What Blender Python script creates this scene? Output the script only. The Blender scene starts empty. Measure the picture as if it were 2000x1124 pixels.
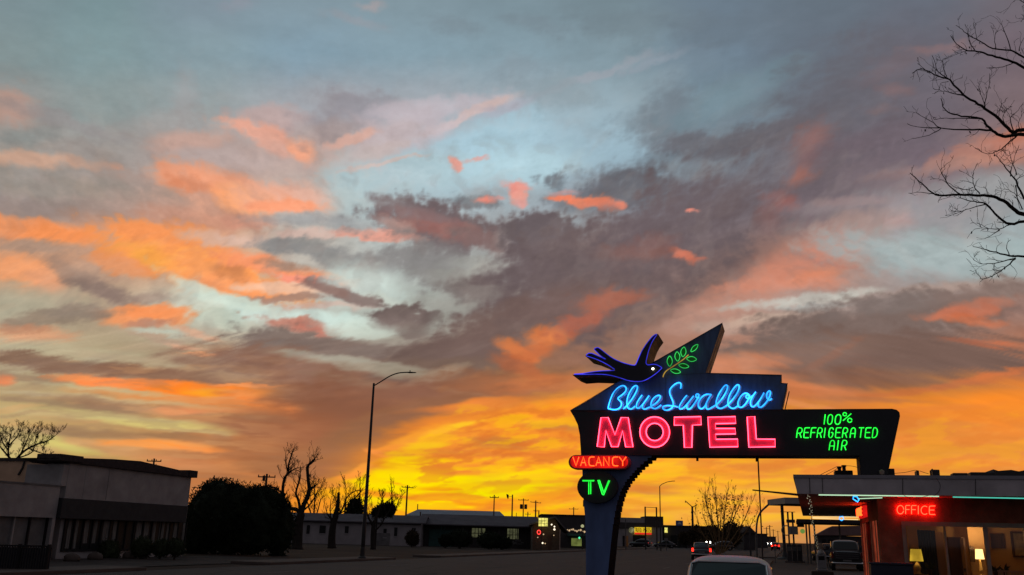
import bpy, math, random
import numpy as np
from math import sin, cos, tan, radians, pi
from mathutils import Vector, Matrix
scene = bpy.context.scene
# ------------------------------------------------------------------ camera
PITCH, ROLL, HEAD, CAMZ, FPX = radians(15.45), radians(1.5), radians(16.9354), 1.7, 1750.
cF = Vector((-sin(HEAD)*cos(PITCH), cos(HEAD)*cos(PITCH), sin(PITCH)))
_r0 = Vector((cos(HEAD), sin(HEAD), 0)); _u0 = _r0.cross(cF)
cR = cos(ROLL)*_r0 + sin(ROLL)*_u0; cU = cos(ROLL)*_u0 - sin(ROLL)*_r0
cH = Vector((-sin(HEAD), cos(HEAD), 0))
cam_d = bpy.data.cameras.new('camera'); cam = bpy.data.objects.new('camera', cam_d); scene.collection.objects.link(cam)
cam.matrix_world = Matrix(((cR.x, cU.x, -cF.x, 0), (cR.y, cU.y, -cF.y, 0), (cR.z, cU.z, -cF.z, CAMZ), (0, 0, 0, 1)))
cam_d.sensor_width = 36; cam_d.lens = FPX/2000*36; cam_d.clip_start = .1; cam_d.clip_end = 9000
scene.camera = cam
# ------------------------------------------------------------------ world (dusk) and exposure
EAST = (100, 97, 104); UP_DIM = .62
W_ = bpy.data.worlds.new('World'); scene.world = W_; W_.use_nodes = True
nt = W_.node_tree; nt.nodes.clear()
sk = nt.nodes.new('ShaderNodeTexSky'); sk.sky_type = 'NISHITA'; sk.sun_disc = False
sk.sun_elevation = radians(-2); sk.sun_rotation = -HEAD-radians(6)
bg = nt.nodes.new('ShaderNodeBackground'); bg.inputs['Strength'].default_value = .05
wo = nt.nodes.new('ShaderNodeOutputWorld'); nt.links.new(sk.outputs[0], bg.inputs[0]); nt.links.new(bg.outputs[0], wo.inputs[0])
scene.view_settings.view_transform = 'Standard'; scene.view_settings.look = 'None'
scene.view_settings.exposure = 0; scene.view_settings.gamma = 1; scene.view_settings.use_curve_mapping = False
scene.cycles.max_bounces = 6; scene.cycles.diffuse_bounces = 3; scene.cycles.glossy_bounces = 3; scene.cycles.transmission_bounces = 6
# ------------------------------------------------------------------ geometry helpers
def ray(px, py): return cF + (px-1000)/FPX*cR - (py-562)/FPX*cU
O_ = Vector((0, 0, CAMZ))
def aY(px, py, Y): d = ray(px, py); return O_ + d*(Y/d.y)
def aX(px, py, X): d = ray(px, py); return O_ + d*(X/d.x)
def aZ(px, py, Z=0.): d = ray(px, py); return O_ + d*((Z-CAMZ)/d.z)
def aD(px, py, D): d = ray(px, py); return O_ + d*(D/d.dot(cH))
def hor(px): return 1045.6 + (px-1000)*.0262          # the horizon line, to reason about heights
ROOT = {}
def tag(o, label=None, cat=None, group=None, kind=None):
    if label: o['label'] = label
    if cat: o['category'] = cat
    if group: o['group'] = group
    if kind: o['kind'] = kind
    return o
def thing(name, label, cat, loc=(0, 0, 0), rot=0., group=None):
    o = bpy.data.objects.new(name, None); scene.collection.objects.link(o); o.empty_display_size = .2
    o.location = loc; o.rotation_euler = (0, 0, rot)
    ROOT[o.name] = Matrix.Translation(Vector(loc)) @ Matrix.Rotation(rot, 4, 'Z')
    return tag(o, label, cat, group)
class MB:
    def __init__(s): s.v = []; s.f = []; s.m = []; s.cur = 0
    def add(s, vs, fs):
        b = len(s.v); s.v += [tuple(p) for p in vs]; s.f += [tuple(b+i for i in f) for f in fs]; s.m += [s.cur]*len(fs); return s
    def box(s, x0, x1, y0, y1, z0, z1):
        return s.add([(x0,y0,z0),(x1,y0,z0),(x1,y1,z0),(x0,y1,z0),(x0,y0,z1),(x1,y0,z1),(x1,y1,z1),(x0,y1,z1)],
                     [(0,3,2,1),(4,5,6,7),(0,1,5,4),(1,2,6,5),(2,3,7,6),(3,0,4,7)])
    def bar(s, a, b, w, h=None, up=(0,0,1)):
        a, b = Vector(a), Vector(b); h = h or w; d = (b-a).normalized(); x = d.cross(Vector(up))
        if x.length < 1e-4: x = d.cross(Vector((1,0,0)))
        x.normalize(); y = x.cross(d); vs = []
        for p in (a, b):
            for i, j in ((-1,-1),(1,-1),(1,1),(-1,1)): vs.append(p+x*i*w/2+y*j*h/2)
        return s.add(vs, [(0,1,2,3),(7,6,5,4),(0,4,5,1),(1,5,6,2),(2,6,7,3),(3,7,4,0)])
    def prismY(s, poly, y0, y1):
        """poly: list of (x, z), extruded from y0 to y1 (ear clipping by mathutils for concave outlines)"""
        from mathutils.geometry import tessellate_polygon
        n = len(poly); tri = tessellate_polygon([[Vector((p[0], p[1], 0)) for p in poly]])
        area = sum(poly[i][0]*poly[(i+1)%n][1]-poly[(i+1)%n][0]*poly[i][1] for i in range(n))
        vs = [(p[0], y0, p[1]) for p in poly]+[(p[0], y1, p[1]) for p in poly]; fs = []
        for t in tri:
            a, b, c = t; ar = (poly[b][0]-poly[a][0])*(poly[c][1]-poly[a][1])-(poly[c][0]-poly[a][0])*(poly[b][1]-poly[a][1])
            if ar < 0: a, b, c = a, c, b
            fs.append((a, b, c)); fs.append((c+n, b+n, a+n))
        for i in range(n):
            j = (i+1) % n
            fs.append((j, i, i+n, j+n) if area > 0 else (i, j, j+n, i+n))
        return s.add(vs, fs)
    def tube(s, pts, r, k=6, closed=False, caps=True):
        pts = [Vector(p) for p in pts]; n = len(pts)
        if n < 2: return s
        rr = r if isinstance(r, (list, tuple)) else [r]*n
        vs = []; px = None
        for i, p in enumerate(pts):
            if closed: d = pts[(i+1) % n]-pts[i-1]
            else: d = pts[min(i+1, n-1)]-pts[max(i-1, 0)]
            if d.length < 1e-9: d = Vector((0,0,1))
            d.normalize()
            if px is None: px = d.orthogonal().normalized()
            else:
                px = px-d*px.dot(d)
                px = px.normalized() if px.length > 1e-6 else d.orthogonal().normalized()
            q = d.cross(px)
            for j in range(k):
                a = 2*pi*j/k; vs.append(p+(px*cos(a)+q*sin(a))*rr[i])
        fs = []
        for i in range(n if closed else n-1):
            i2 = (i+1) % n
            for j in range(k):
                j2 = (j+1) % k; fs.append((i*k+j, i*k+j2, i2*k+j2, i2*k+j))
        if not closed and caps:
            fs.append(tuple(range(k-1, -1, -1))); fs.append(tuple((n-1)*k+j for j in range(k)))
        return s.add(vs, fs)
    def lathe(s, prof, c=(0,0,0), k=16, axis='Z'):
        vs = []; c = Vector(c)
        for r, h in prof:
            for j in range(k):
                a = 2*pi*j/k
                q = (r*cos(a), r*sin(a), h) if axis == 'Z' else ((h, r*cos(a), r*sin(a)) if axis == 'X' else (r*sin(a), h, r*cos(a)))
                vs.append(c+Vector(q))
        fs = []; m = len(prof)
        for i in range(m-1):
            for j in range(k): fs.append((i*k+j, i*k+(j+1) % k, (i+1)*k+(j+1) % k, (i+1)*k+j))
        fs.append(tuple(range(k-1, -1, -1))); fs.append(tuple((m-1)*k+j for j in range(k)))
        return s.add(vs, fs)
    def build(s, name, mat, parent=None, local=False, smooth=False, bevel=0., origin=None):
        me = bpy.data.meshes.new(name)
        if parent is not None and not local:
            M = ROOT[parent.name].inverted(); vs = [tuple(M @ Vector(v)) for v in s.v]
        elif origin is not None: vs = [tuple(Vector(v)-Vector(origin)) for v in s.v]
        else: vs = s.v
        me.from_pydata(vs, [], s.f); me.update()
        for m_ in (mat if isinstance(mat, (list, tuple)) else [mat]): me.materials.append(m_)
        if isinstance(mat, (list, tuple)): me.polygons.foreach_set('material_index', s.m)
        if smooth: me.polygons.foreach_set('use_smooth', [True]*len(me.polygons))
        o = bpy.data.objects.new(name, me); scene.collection.objects.link(o)
        if parent is not None: o.parent = parent; ROOT[o.name] = ROOT[parent.name]
        elif origin is not None: o.location = origin; ROOT[o.name] = Matrix.Translation(Vector(origin))
        else: ROOT[o.name] = Matrix.Identity(4)
        if bevel:
            b = o.modifiers.new('bevel', 'BEVEL'); b.width = bevel; b.segments = 2; b.limit_method = 'ANGLE'
        return o
def copy_tree(src, loc, rot=0., label=None, parent=None):
    c = src.copy(); scene.collection.objects.link(c)
    if parent is None:
        c.location = loc; c.rotation_euler = (0, 0, rot)
        if label: c['label'] = label
    else: c.parent = parent
    for ch in [o for o in bpy.data.objects if o.parent == src]: copy_tree(ch, None, parent=c)
    return c
# ------------------------------------------------------------------ materials
def mat(name, col, rough=.7, var=.15, scale=3., metal=0., bump=0., bscale=None, spec=.35, col2=None, thr=None, coord='Object', stretch=(1,1,1)):
    m = bpy.data.materials.new(name); m.use_nodes = True; n = m.node_tree; N = n.nodes; L = n.links
    b = N['Principled BSDF']; b.inputs['Roughness'].default_value = rough; b.inputs['Metallic'].default_value = metal
    b.inputs['Specular IOR Level'].default_value = spec
    tc = N.new('ShaderNodeTexCoord'); mp = N.new('ShaderNodeMapping'); mp.inputs['Scale'].default_value = stretch
    L.new(tc.outputs[coord], mp.inputs[0])
    no = N.new('ShaderNodeTexNoise'); no.inputs['Scale'].default_value = scale; no.inputs['Detail'].default_value = 8; no.inputs['Roughness'].default_value = .6
    L.new(mp.outputs[0], no.inputs['Vector'])
    cr = N.new('ShaderNodeValToRGB'); e = cr.color_ramp.elements
    c2 = col2 or tuple(min(1, c*(1+var)) for c in col); c1 = tuple(c*(1-var) for c in col)
    if thr: e[0].position = thr[0]; e[1].position = thr[1]; c1 = col
    else: e[0].position = .3; e[1].position = .7
    e[0].color = (*c1, 1); e[1].color = (*c2, 1)
    L.new(no.outputs['Fac'], cr.inputs[0]); L.new(cr.outputs[0], b.inputs['Base Color'])
    if bump:
        n2 = N.new('ShaderNodeTexNoise'); n2.inputs['Scale'].default_value = bscale or scale*6; n2.inputs['Detail'].default_value = 6
        L.new(mp.outputs[0], n2.inputs['Vector'])
        bp = N.new('ShaderNodeBump'); bp.inputs['Strength'].default_value = bump; bp.inputs['Distance'].default_value = .05
        L.new(n2.outputs['Fac'], bp.inputs['Height']); L.new(bp.outputs[0], b.inputs['Normal'])
    return m
def emis(name, col, strength=1., cam_noise=0.):
    m = bpy.data.materials.new(name); m.use_nodes = True; n = m.node_tree; n.nodes.clear()
    e = n.nodes.new('ShaderNodeEmission'); e.inputs[0].default_value = (*col, 1); e.inputs[1].default_value = strength
    o = n.nodes.new('ShaderNodeOutputMaterial')
    if cam_noise:
        no = n.nodes.new('ShaderNodeTexNoise'); no.inputs['Scale'].default_value = cam_noise
        tc = n.nodes.new('ShaderNodeTexCoord'); n.links.new(tc.outputs['Object'], no.inputs['Vector'])
        mr = n.nodes.new('ShaderNodeMapRange'); mr.inputs[1].default_value = .35; mr.inputs[2].default_value = .65; mr.inputs[3].default_value = strength*.55; mr.inputs[4].default_value = strength*1.25
        n.links.new(no.outputs['Fac'], mr.inputs[0]); n.links.new(mr.outputs[0], e.inputs[1])
    n.links.new(e.outputs[0], o.inputs[0]); return m
def glassy(name, col=(.02,.025,.03), rough=.06):
    m = bpy.data.materials.new(name); m.use_nodes = True; b = m.node_tree.nodes['Principled BSDF']
    b.inputs['Base Color'].default_value = (*col, 1); b.inputs['Roughness'].default_value = rough; b.inputs['Specular IOR Level'].default_value = .5; return m
def clearglass(name, tint=(.9,.9,.9)):
    m = bpy.data.materials.new(name); m.use_nodes = True; n = m.node_tree; n.nodes.clear()
    t = n.nodes.new('ShaderNodeBsdfTransparent'); t.inputs[0].default_value = (*tint, 1)
    g = n.nodes.new('ShaderNodeBsdfGlossy'); g.inputs['Roughness'].default_value = .03
    fr = n.nodes.new('ShaderNodeFresnel'); fr.inputs[0].default_value = 1.45
    mx = n.nodes.new('ShaderNodeMixShader'); o = n.nodes.new('ShaderNodeOutputMaterial')
    n.links.new(fr.outputs[0], mx.inputs[0]); n.links.new(t.outputs[0], mx.inputs[1]); n.links.new(g.outputs[0], mx.inputs[2]); n.links.new(mx.outputs[0], o.inputs[0])
    return m
# ---- sky painter (pure numpy) ----
SKY_GX = [0,200,400,600,800,1000,1200,1400,1600,1800,2000]
SKY_GY = [0,100,200,300,400,500,600,700,800,900,1000,1060]
SKY_G = [
[(125,143,148),(122,145,150),(130,147,158),(132,152,163),(130,150,160),(125,145,155),(118,136,145),(108,124,138),(103,115,127),(102,108,120),(112,104,112)],
[(130,146,148),(130,152,156),(135,155,163),(132,156,170),(135,158,170),(133,155,166),(128,148,158),(112,130,145),(103,112,124),(106,103,113),(115,102,110)],
[(150,146,143),(140,152,152),(150,160,162),(158,162,168),(158,165,172),(155,167,175),(145,163,172),(118,137,148),(104,110,120),(110,103,112),(125,108,112)],
[(155,148,141),(155,150,146),(175,157,152),(186,162,154),(175,178,184),(166,190,200),(150,175,188),(118,128,137),(112,102,108),(116,104,112),(150,118,115)],
[(150,140,138),(168,146,136),(205,155,132),(180,175,170),(165,180,184),(160,172,178),(128,130,137),(116,110,116),(116,105,111),(145,130,132),(150,157,160)],
[(205,150,115),(190,150,125),(215,155,115),(185,178,168),(172,178,175),(150,150,148),(118,106,107),(118,100,98),(165,122,108),(160,160,160),(160,175,175)],
[(172,162,140),(175,155,132),(200,205,190),(190,195,185),(165,170,162),(128,118,113),(118,98,92),(150,118,107),(175,155,147),(150,135,130),(150,120,110)],
[(185,172,142),(175,160,130),(165,142,118),(150,120,102),(132,112,100),(140,104,84),(150,110,92),(180,130,108),(130,100,88),(122,96,86),(170,108,80)],
[(190,165,115),(180,148,105),(190,132,82),(152,108,80),(165,110,70),(235,145,55),(240,150,55),(205,125,70),(205,125,68),(232,138,52),(240,140,50)],
[(205,185,120),(205,150,95),(185,120,76),(180,115,70),(245,155,45),(245,150,45),(250,160,45),(250,160,50),(242,150,55),(232,143,62),(235,148,65)],
[(200,140,80),(200,130,70),(205,120,60),(235,140,40),(255,190,15),(255,172,25),(250,172,50),(245,175,65),(240,175,80),(235,165,75),(235,160,70)],
[(160,95,50),(160,95,50),(180,100,45),(225,120,35),(245,150,25),(250,155,30),(240,160,55),(220,150,75),(205,140,85),(210,140,75),(210,140,70)],
]
# x, y, rx, ry, tilt(deg, + = falling to the right), colour, opacity, softness
SKY_S = [
(15,205,50,32,20,(192,150,134),.7,.8),(130,238,110,14,18,(148,140,140),.5,.8),(60,265,60,14,0,(126,140,140),.5,.8),
(75,310,100,13,4,(208,163,138),.75,.7),(165,318,40,8,10,(218,162,132),.6,.7),(215,325,150,24,22,(150,138,132),.45,.9),(80,365,170,26,4,(150,143,134),.6,.9),
(365,190,20,42,0,(168,160,160),.4,.9),(370,275,70,18,-5,(206,163,147),.65,.8),(300,240,90,20,-10,(165,158,155),.4,.9),
(535,228,60,26,0,(198,167,162),.7,.8),(490,255,54,14,10,(236,167,143),.85,.7),(530,283,46,15,30,(226,167,147),.7,.7),(590,295,20,17,20,(247,167,132),.85,.6),
(690,222,80,38,5,(150,145,152),.75,.8),(655,262,50,22,-10,(168,150,148),.6,.8),(460,315,100,16,5,(190,172,168),.5,.8),
(350,345,110,16,4,(190,155,140),.5,.8),(430,362,110,22,12,(241,158,120),.85,.7),(375,364,38,13,10,(222,138,100),.75,.7),(480,388,55,20,10,(255,167,112),.85,.6),(560,385,80,26,5,(242,176,150),.65,.7),(560,402,60,11,3,(255,160,118),.8,.6),
(690,370,50,50,0,(174,197,200),.7,.9),
(70,410,160,18,3,(150,133,126),.6,.8),(300,405,90,20,5,(180,152,140),.5,.8),
(70,453,115,17,4,(243,150,96),.9,.6),(140,466,70,15,6,(247,146,84),.75,.7),(60,487,95,12,0,(165,140,124),.65,.7),
(50,528,74,18,2,(243,160,108),.85,.6),(98,548,34,16,20,(228,160,122),.6,.8),(40,590,110,26,0,(178,172,148),.5,.9),
(175,555,90,14,30,(152,130,118),.7,.7),(215,573,62,13,15,(140,118,108),.75,.7),(300,580,50,12,5,(158,133,120),.6,.7),
(400,428,110,20,4,(204,146,122),.65,.8),(490,432,44,12,3,(214,148,124),.6,.7),(215,440,70,18,10,(190,140,115),.5,.8),
(235,500,60,22,10,(190,150,128),.6,.8),(200,530,60,20,10,(185,150,130),.5,.8),
(290,466,62,19,6,(252,150,78),.95,.55),(345,495,125,38,12,(252,154,82),.97,.45),(235,520,50,16,10,(240,152,98),.7,.6),(380,506,95,20,8,(254,172,84),.8,.7),(388,508,32,9,3,(255,188,80),.8,.8),
(445,532,115,28,18,(252,156,88),.95,.5),(480,560,100,20,10,(250,157,98),.92,.5),(620,545,70,10,10,(250,158,118),.85,.6),(300,455,90,16,4,(246,150,90),.8,.7),(540,520,92,17,16,(250,150,104),.85,.6),(612,548,56,8,8,(250,150,122),.9,.5),(455,532,32,12,15,(214,136,86),.7,.7),(412,552,30,8,15,(222,140,92),.6,.7),
(300,500,28,10,0,(255,170,70),.5,.8),
(600,430,80,13,3,(156,157,158),.65,.7),(470,468,90,11,6,(216,182,166),.7,.7),(620,457,70,8,0,(222,182,168),.6,.7),
(595,484,92,14,4,(140,139,138),.85,.55),(650,503,42,14,10,(150,148,145),.75,.6),(562,518,42,12,5,(152,132,118),.7,.7),(620,470,30,7,0,(140,140,138),.6,.6),
(570,562,95,9,2,(242,197,168),.75,.6),(540,583,95,6,-4,(164,133,120),.75,.6),(652,565,52,13,16,(138,110,104),.85,.5),(700,586,52,8,10,(142,124,118),.7,.6),(630,597,90,6,0,(216,176,160),.55,.7),
(400,570,70,14,28,(205,215,198),.8,.6),(480,600,110,15,14,(206,220,205),.85,.6),(620,625,130,15,4,(205,224,214),.9,.6),(420,620,70,16,20,(188,196,178),.6,.8),
(290,608,78,13,0,(247,147,88),.92,.5),(248,625,36,12,0,(243,152,96),.85,.6),(342,620,26,14,0,(247,150,92),.85,.6),(292,632,44,8,-4,(188,134,110),.75,.6),
(80,622,85,14,-5,(150,130,112),.75,.6),(165,610,65,11,-3,(148,132,118),.65,.7),(55,655,70,12,3,(236,160,116),.65,.8),(110,683,130,14,8,(194,184,150),.6,.8),(20,640,40,8,5,(190,135,105),.6,.8),
(380,652,50,6,12,(228,166,132),.6,.6),(320,665,80,8,14,(180,150,128),.6,.7),(310,650,50,6,5,(190,200,185),.6,.7),
(580,632,66,11,8,(202,130,110),.85,.5),(625,646,42,8,18,(196,120,102),.85,.5),(560,668,105,26,6,(128,112,104),.95,.45),(655,672,82,22,3,(130,111,102),.9,.5),(440,690,70,12,22,(150,126,110),.7,.7),(542,690,22,12,0,(172,162,148),.6,.7),(480,690,40,12,20,(165,152,135),.5,.8),
(390,692,34,3.5,0,(247,167,117),.9,.5),(360,678,40,4,8,(225,170,140),.6,.6),
(120,718,135,12,12,(150,120,100),.75,.6),(290,735,170,13,5,(156,122,100),.75,.6),(600,722,190,30,10,(145,106,88),.85,.6),(420,715,90,14,12,(152,118,98),.7,.7),(230,700,110,6,8,(196,178,145),.6,.7),
(660,760,120,40,15,(148,104,84),.8,.7),
(200,722,190,12,8,(138,108,90),.7,.6),(330,738,150,9,6,(142,106,86),.7,.6),(60,740,80,8,8,(150,122,100),.6,.6),(380,778,170,20,4,(232,136,72),.7,.7),(226,751,90,9,5,(250,142,82),.95,.5),(330,760,85,10,4,(246,140,74),.85,.5),(425,766,105,12,0,(252,136,50),.95,.5),(260,800,150,7,5,(146,116,92),.65,.6),(120,795,110,6,7,(150,126,98),.55,.6),(470,835,120,14,6,(158,108,80),.7,.7),(410,770,40,8,0,(255,162,44),.95,.6),(490,754,62,3.5,1,(252,152,86),.85,.5),(512,788,72,15,15,(236,136,70),.85,.6),(575,805,32,12,35,(236,131,68),.75,.7),(10,742,18,9,0,(235,135,90),.8,.6),
(55,770,75,4,5,(204,193,152),.75,.6),(200,762,130,4,6,(192,181,142),.7,.6),(250,783,170,5,5,(197,177,137),.65,.6),(250,793,170,8,6,(160,124,98),.65,.6),(60,784,100,5,6,(160,135,105),.6,.6),(350,805,54,6,2,(238,146,94),.7,.6),(440,805,80,6,2,(215,135,88),.5,.7),
(100,808,130,6,5,(205,180,130),.6,.7),(260,819,160,8,7,(206,190,128),.8,.6),(335,836,120,6,6,(218,198,122),.85,.6),(400,848,66,3.5,3,(216,190,125),.8,.6),(130,836,130,8,5,(205,165,105),.6,.7),(200,850,130,8,4,(160,126,90),.7,.7),(330,858,120,7,4,(165,120,84),.6,.7),
(110,868,70,10,12,(216,203,112),.85,.6),(150,880,60,8,10,(205,190,110),.7,.7),(40,860,60,14,0,(200,185,125),.5,.8),
(290,871,104,7,3,(252,152,70),.95,.45),(370,881,66,4.5,2,(250,150,75),.85,.5),(340,904,90,8,6,(226,141,88),.6,.7),(200,895,80,8,4,(190,150,80),.5,.8),(480,918,56,10,14,(236,146,80),.6,.7),(520,930,40,5,10,(240,145,75),.6,.7),
# upper middle
(950,290,140,54,-22,(168,200,214),.85,.8),(810,340,130,36,-5,(174,197,203),.75,.8),(1150,265,90,70,-30,(158,184,197),.6,.9),(1020,330,110,32,0,(176,206,216),.85,.8),
(770,255,70,28,-28,(196,178,180),.75,.7),(690,277,44,8,-18,(222,172,155),.75,.7),(845,212,120,20,-8,(193,183,190),.75,.7),(905,228,76,9,-25,(210,182,176),.8,.5),(740,322,60,4,-12,(206,182,174),.7,.6),(850,255,70,14,-25,(195,184,190),.7,.7),(730,300,60,12,-20,(196,178,174),.6,.7),(985,210,50,8,-20,(175,172,185),.5,.8),
(725,12,26,9,0,(175,158,158),.6,.8),(700,40,60,10,15,(150,152,160),.5,.8),(470,12,30,10,0,(150,148,160),.4,.9),(885,50,50,18,10,(122,138,148),.5,.9),(1050,45,60,14,10,(120,136,146),.5,.9),(1010,130,60,18,-5,(135,150,160),.5,.9),
(1150,152,110,8,-20,(165,165,174),.5,.8),(1280,118,60,6,-20,(155,160,172),.4,.8),(1100,190,60,24,10,(140,156,164),.6,.8),(1250,50,110,30,0,(115,131,140),.5,.9),
(1300,240,46,80,20,(116,127,137),.8,.7),(1250,230,50,30,-20,(122,137,147),.5,.8),(1300,150,40,20,-20,(138,155,165),.5,.8),
(898,318,14,9,35,(232,162,147),.95,.4),(905,328,7,8,0,(232,160,145),.9,.4),(935,310,18,4,-8,(210,168,162),.9,.5),(945,305,8,3,0,(222,160,155),.8,.5),
(1095,352,22,15,0,(122,132,140),.85,.5),(1150,355,40,10,-10,(150,165,172),.5,.8),
(1420,190,110,26,-25,(119,141,152),.7,.8),(1540,128,50,14,-20,(110,132,144),.6,.8),(1360,120,60,30,-20,(116,134,148),.5,.9),(1470,230,70,8,-15,(118,135,148),.5,.7),(1480,270,130,22,-20,(106,101,107),.7,.7),(1650,200,120,80,-30,(106,102,110),.6,.9),(1350,275,60,16,-10,(108,108,116),.7,.7),(1430,60,100,30,0,(106,120,133),.5,.9),
(1350,335,60,14,5,(128,138,146),.7,.7),(1390,318,30,8,0,(135,140,146),.5,.7),
(1590,272,34,22,-30,(160,108,100),.55,.9),(1570,310,26,30,20,(148,104,100),.45,.9),(1555,345,28,16,-20,(166,106,92),.65,.8),(1750,180,26,12,0,(140,108,108),.5,.8),(1745,130,60,20,-20,(120,104,110),.5,.9),(1850,95,60,8,0,(140,112,114),.6,.8),(1720,215,30,10,0,(128,106,108),.5,.8),
(1930,290,110,22,-15,(196,126,106),.75,.7),(1890,318,80,10,-6,(216,141,112),.65,.7),(1980,262,40,14,-20,(190,118,96),.6,.8),(1800,330,90,12,-8,(150,122,120),.5,.8),(1700,270,120,18,-15,(112,98,106),.5,.8),
(1950,360,100,24,-6,(152,158,160),.6,.8),
# mid clouds
(1250,385,130,40,8,(108,109,116),.9,.6),(1130,402,60,18,10,(119,124,131),.8,.6),(1370,400,100,40,-10,(111,107,114),.8,.7),(1330,430,60,10,0,(112,122,130),.6,.7),(1100,435,52,24,5,(152,160,164),.75,.7),(1150,425,30,14,20,(145,152,158),.6,.7),
(930,395,40,14,10,(114,118,123),.75,.6),
(860,440,110,46,10,(116,102,104),.95,.4),(790,408,62,14,22,(132,120,122),.7,.6),(870,446,85,20,12,(152,105,99),.85,.6),(950,470,58,20,12,(132,108,106),.8,.6),(835,420,60,12,8,(138,112,112),.7,.6),(773,440,30,12,22,(194,160,150),.65,.7),(742,461,74,7,5,(228,156,136),.85,.55),(770,456,40,5,8,(235,158,138),.7,.6),(680,440,60,12,5,(160,160,160),.5,.8),
(830,512,95,38,12,(134,130,129),.8,.6),(730,510,44,16,8,(150,148,146),.6,.7),(880,545,60,16,8,(146,144,138),.6,.7),(960,528,72,20,-10,(168,168,160),.75,.7),(915,512,40,10,-5,(160,160,154),.6,.7),(1000,460,20,30,10,(155,148,148),.5,.8),
(720,555,64,30,5,(200,214,206),.8,.7),(760,590,60,10,12,(198,206,194),.7,.6),(690,582,48,10,12,(140,120,114),.85,.5),(650,570,30,8,20,(150,115,105),.6,.6),(870,600,50,16,0,(158,156,148),.6,.8),
(960,575,85,22,8,(124,113,110),.85,.6),(1070,460,70,46,10,(108,97,100),.97,.35),(1090,510,90,50,-10,(114,101,102),.9,.6),
(1200,520,180,85,-22,(116,98,97),.92,.6),(1300,470,150,60,-20,(114,100,102),.8,.7),(1010,570,30,10,15,(148,140,132),.6,.6),(1080,580,24,6,10,(140,130,122),.5,.7),(1130,570,100,40,0,(114,100,98),.8,.7),
(790,618,60,20,2,(114,99,95),1,.3),(765,630,30,14,0,(128,112,107),.9,.5),(805,645,30,18,0,(131,116,109),.85,.6),(745,678,62,14,-4,(130,113,105),.9,.5),(715,650,44,10,4,(196,204,190),.8,.6),(700,640,60,14,0,(200,210,196),.6,.7),(870,640,34,22,-30,(158,156,146),.6,.7),(760,665,50,6,0,(180,176,160),.5,.7),
(1190,560,240,72,-22,(112,94,94),.7,.6),(1340,430,170,66,-18,(110,98,103),.65,.7),(1060,520,90,44,-10,(110,96,98),.7,.6),(640,735,200,34,8,(136,102,86),.6,.6),(760,790,150,50,-6,(140,98,76),.6,.7),(900,690,140,38,-14,(116,95,88),.95,.5),(1000,645,130,40,-18,(120,98,92),.92,.6),(1100,600,90,30,-15,(120,98,94),.8,.7),(860,720,110,18,-2,(126,104,92),.8,.7),
(1062,660,46,20,-20,(228,120,62),.92,.5),(1085,648,22,12,-30,(236,130,66),.7,.6),(1012,692,42,13,20,(228,116,58),.9,.5),(1045,685,36,14,-10,(215,110,60),.8,.6),(1098,655,14,14,0,(215,115,66),.75,.6),(1135,625,60,16,-20,(182,102,80),.75,.7),(1190,588,64,16,-5,(178,106,84),.75,.7),(1010,720,50,14,20,(190,105,68),.6,.7),(990,680,20,10,20,(220,120,64),.7,.6),
(1338,500,24,9,25,(208,110,84),.95,.45),(1328,495,12,7,20,(215,115,88),.8,.5),(1352,413,14,4,-3,(236,134,114),.95,.4),(1360,508,14,5,0,(190,105,84),.6,.6),
(1515,385,30,12,10,(146,100,96),.5,.9),(1500,420,22,26,20,(142,100,97),.5,.9),(1540,400,20,12,0,(155,98,92),.6,.7),(1280,480,40,20,0,(140,98,92),.5,.8),(1240,500,60,14,0,(140,98,90),.5,.8),
(720,712,130,10,8,(170,160,140),.75,.7),(650,695,60,6,5,(175,172,155),.6,.7),(840,738,56,8,-18,(170,148,126),.7,.6),(800,728,60,8,5,(150,138,120),.6,.7),(860,728,30,5,-5,(172,156,136),.6,.6),(700,745,100,8,10,(150,125,104),.5,.7),
(700,800,170,50,12,(138,92,70),.88,.7),(850,765,150,26,-2,(140,98,80),.85,.7),(960,750,90,18,5,(150,102,76),.7,.7),(760,830,90,24,-20,(160,104,68),.8,.7),(920,770,60,5,12,(168,128,100),.6,.7),(600,850,140,40,5,(158,100,70),.85,.8),(560,905,110,26,3,(168,104,66),.75,.8),(1060,748,130,14,-4,(206,122,76),.6,.7),
(1008,366,24,7,4,(238,150,138),.95,.45),(1010,384,13,20,0,(242,152,134),.95,.45),(1016,402,9,8,0,(228,150,140),.8,.5),(1000,372,10,8,0,(240,140,124),.8,.5),(945,394,16,6,10,(240,132,112),.9,.5),(970,392,14,3,0,(214,148,140),.7,.5),
(1110,385,34,7,4,(250,128,92),.95,.4),(1145,390,44,10,6,(250,126,88),.97,.4),(1180,402,36,8,4,(240,124,92),.9,.45),(1212,404,12,7,10,(236,126,98),.85,.45),(1190,410,20,8,0,(190,120,104),.6,.6),(1110,372,30,5,0,(200,150,146),.6,.6),
# right
(1590,500,140,34,-25,(216,128,100),.85,.7),(1665,470,66,34,-20,(208,130,108),.65,.8),(1555,552,100,12,-5,(228,140,110),.85,.6),(1605,532,60,12,-12,(238,132,90),.75,.7),(1450,590,100,22,-12,(206,142,120),.75,.7),(1490,545,80,14,-20,(222,135,105),.7,.7),(1625,515,60,5,12,(180,120,105),.6,.7),
(1370,630,90,22,-12,(200,148,128),.6,.8),(1590,580,130,10,-8,(192,188,178),.9,.6),(1485,622,84,9,-8,(206,180,160),.8,.6),(1600,595,60,6,-4,(170,176,172),.6,.6),(1430,640,60,10,0,(190,158,142),.6,.7),
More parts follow.
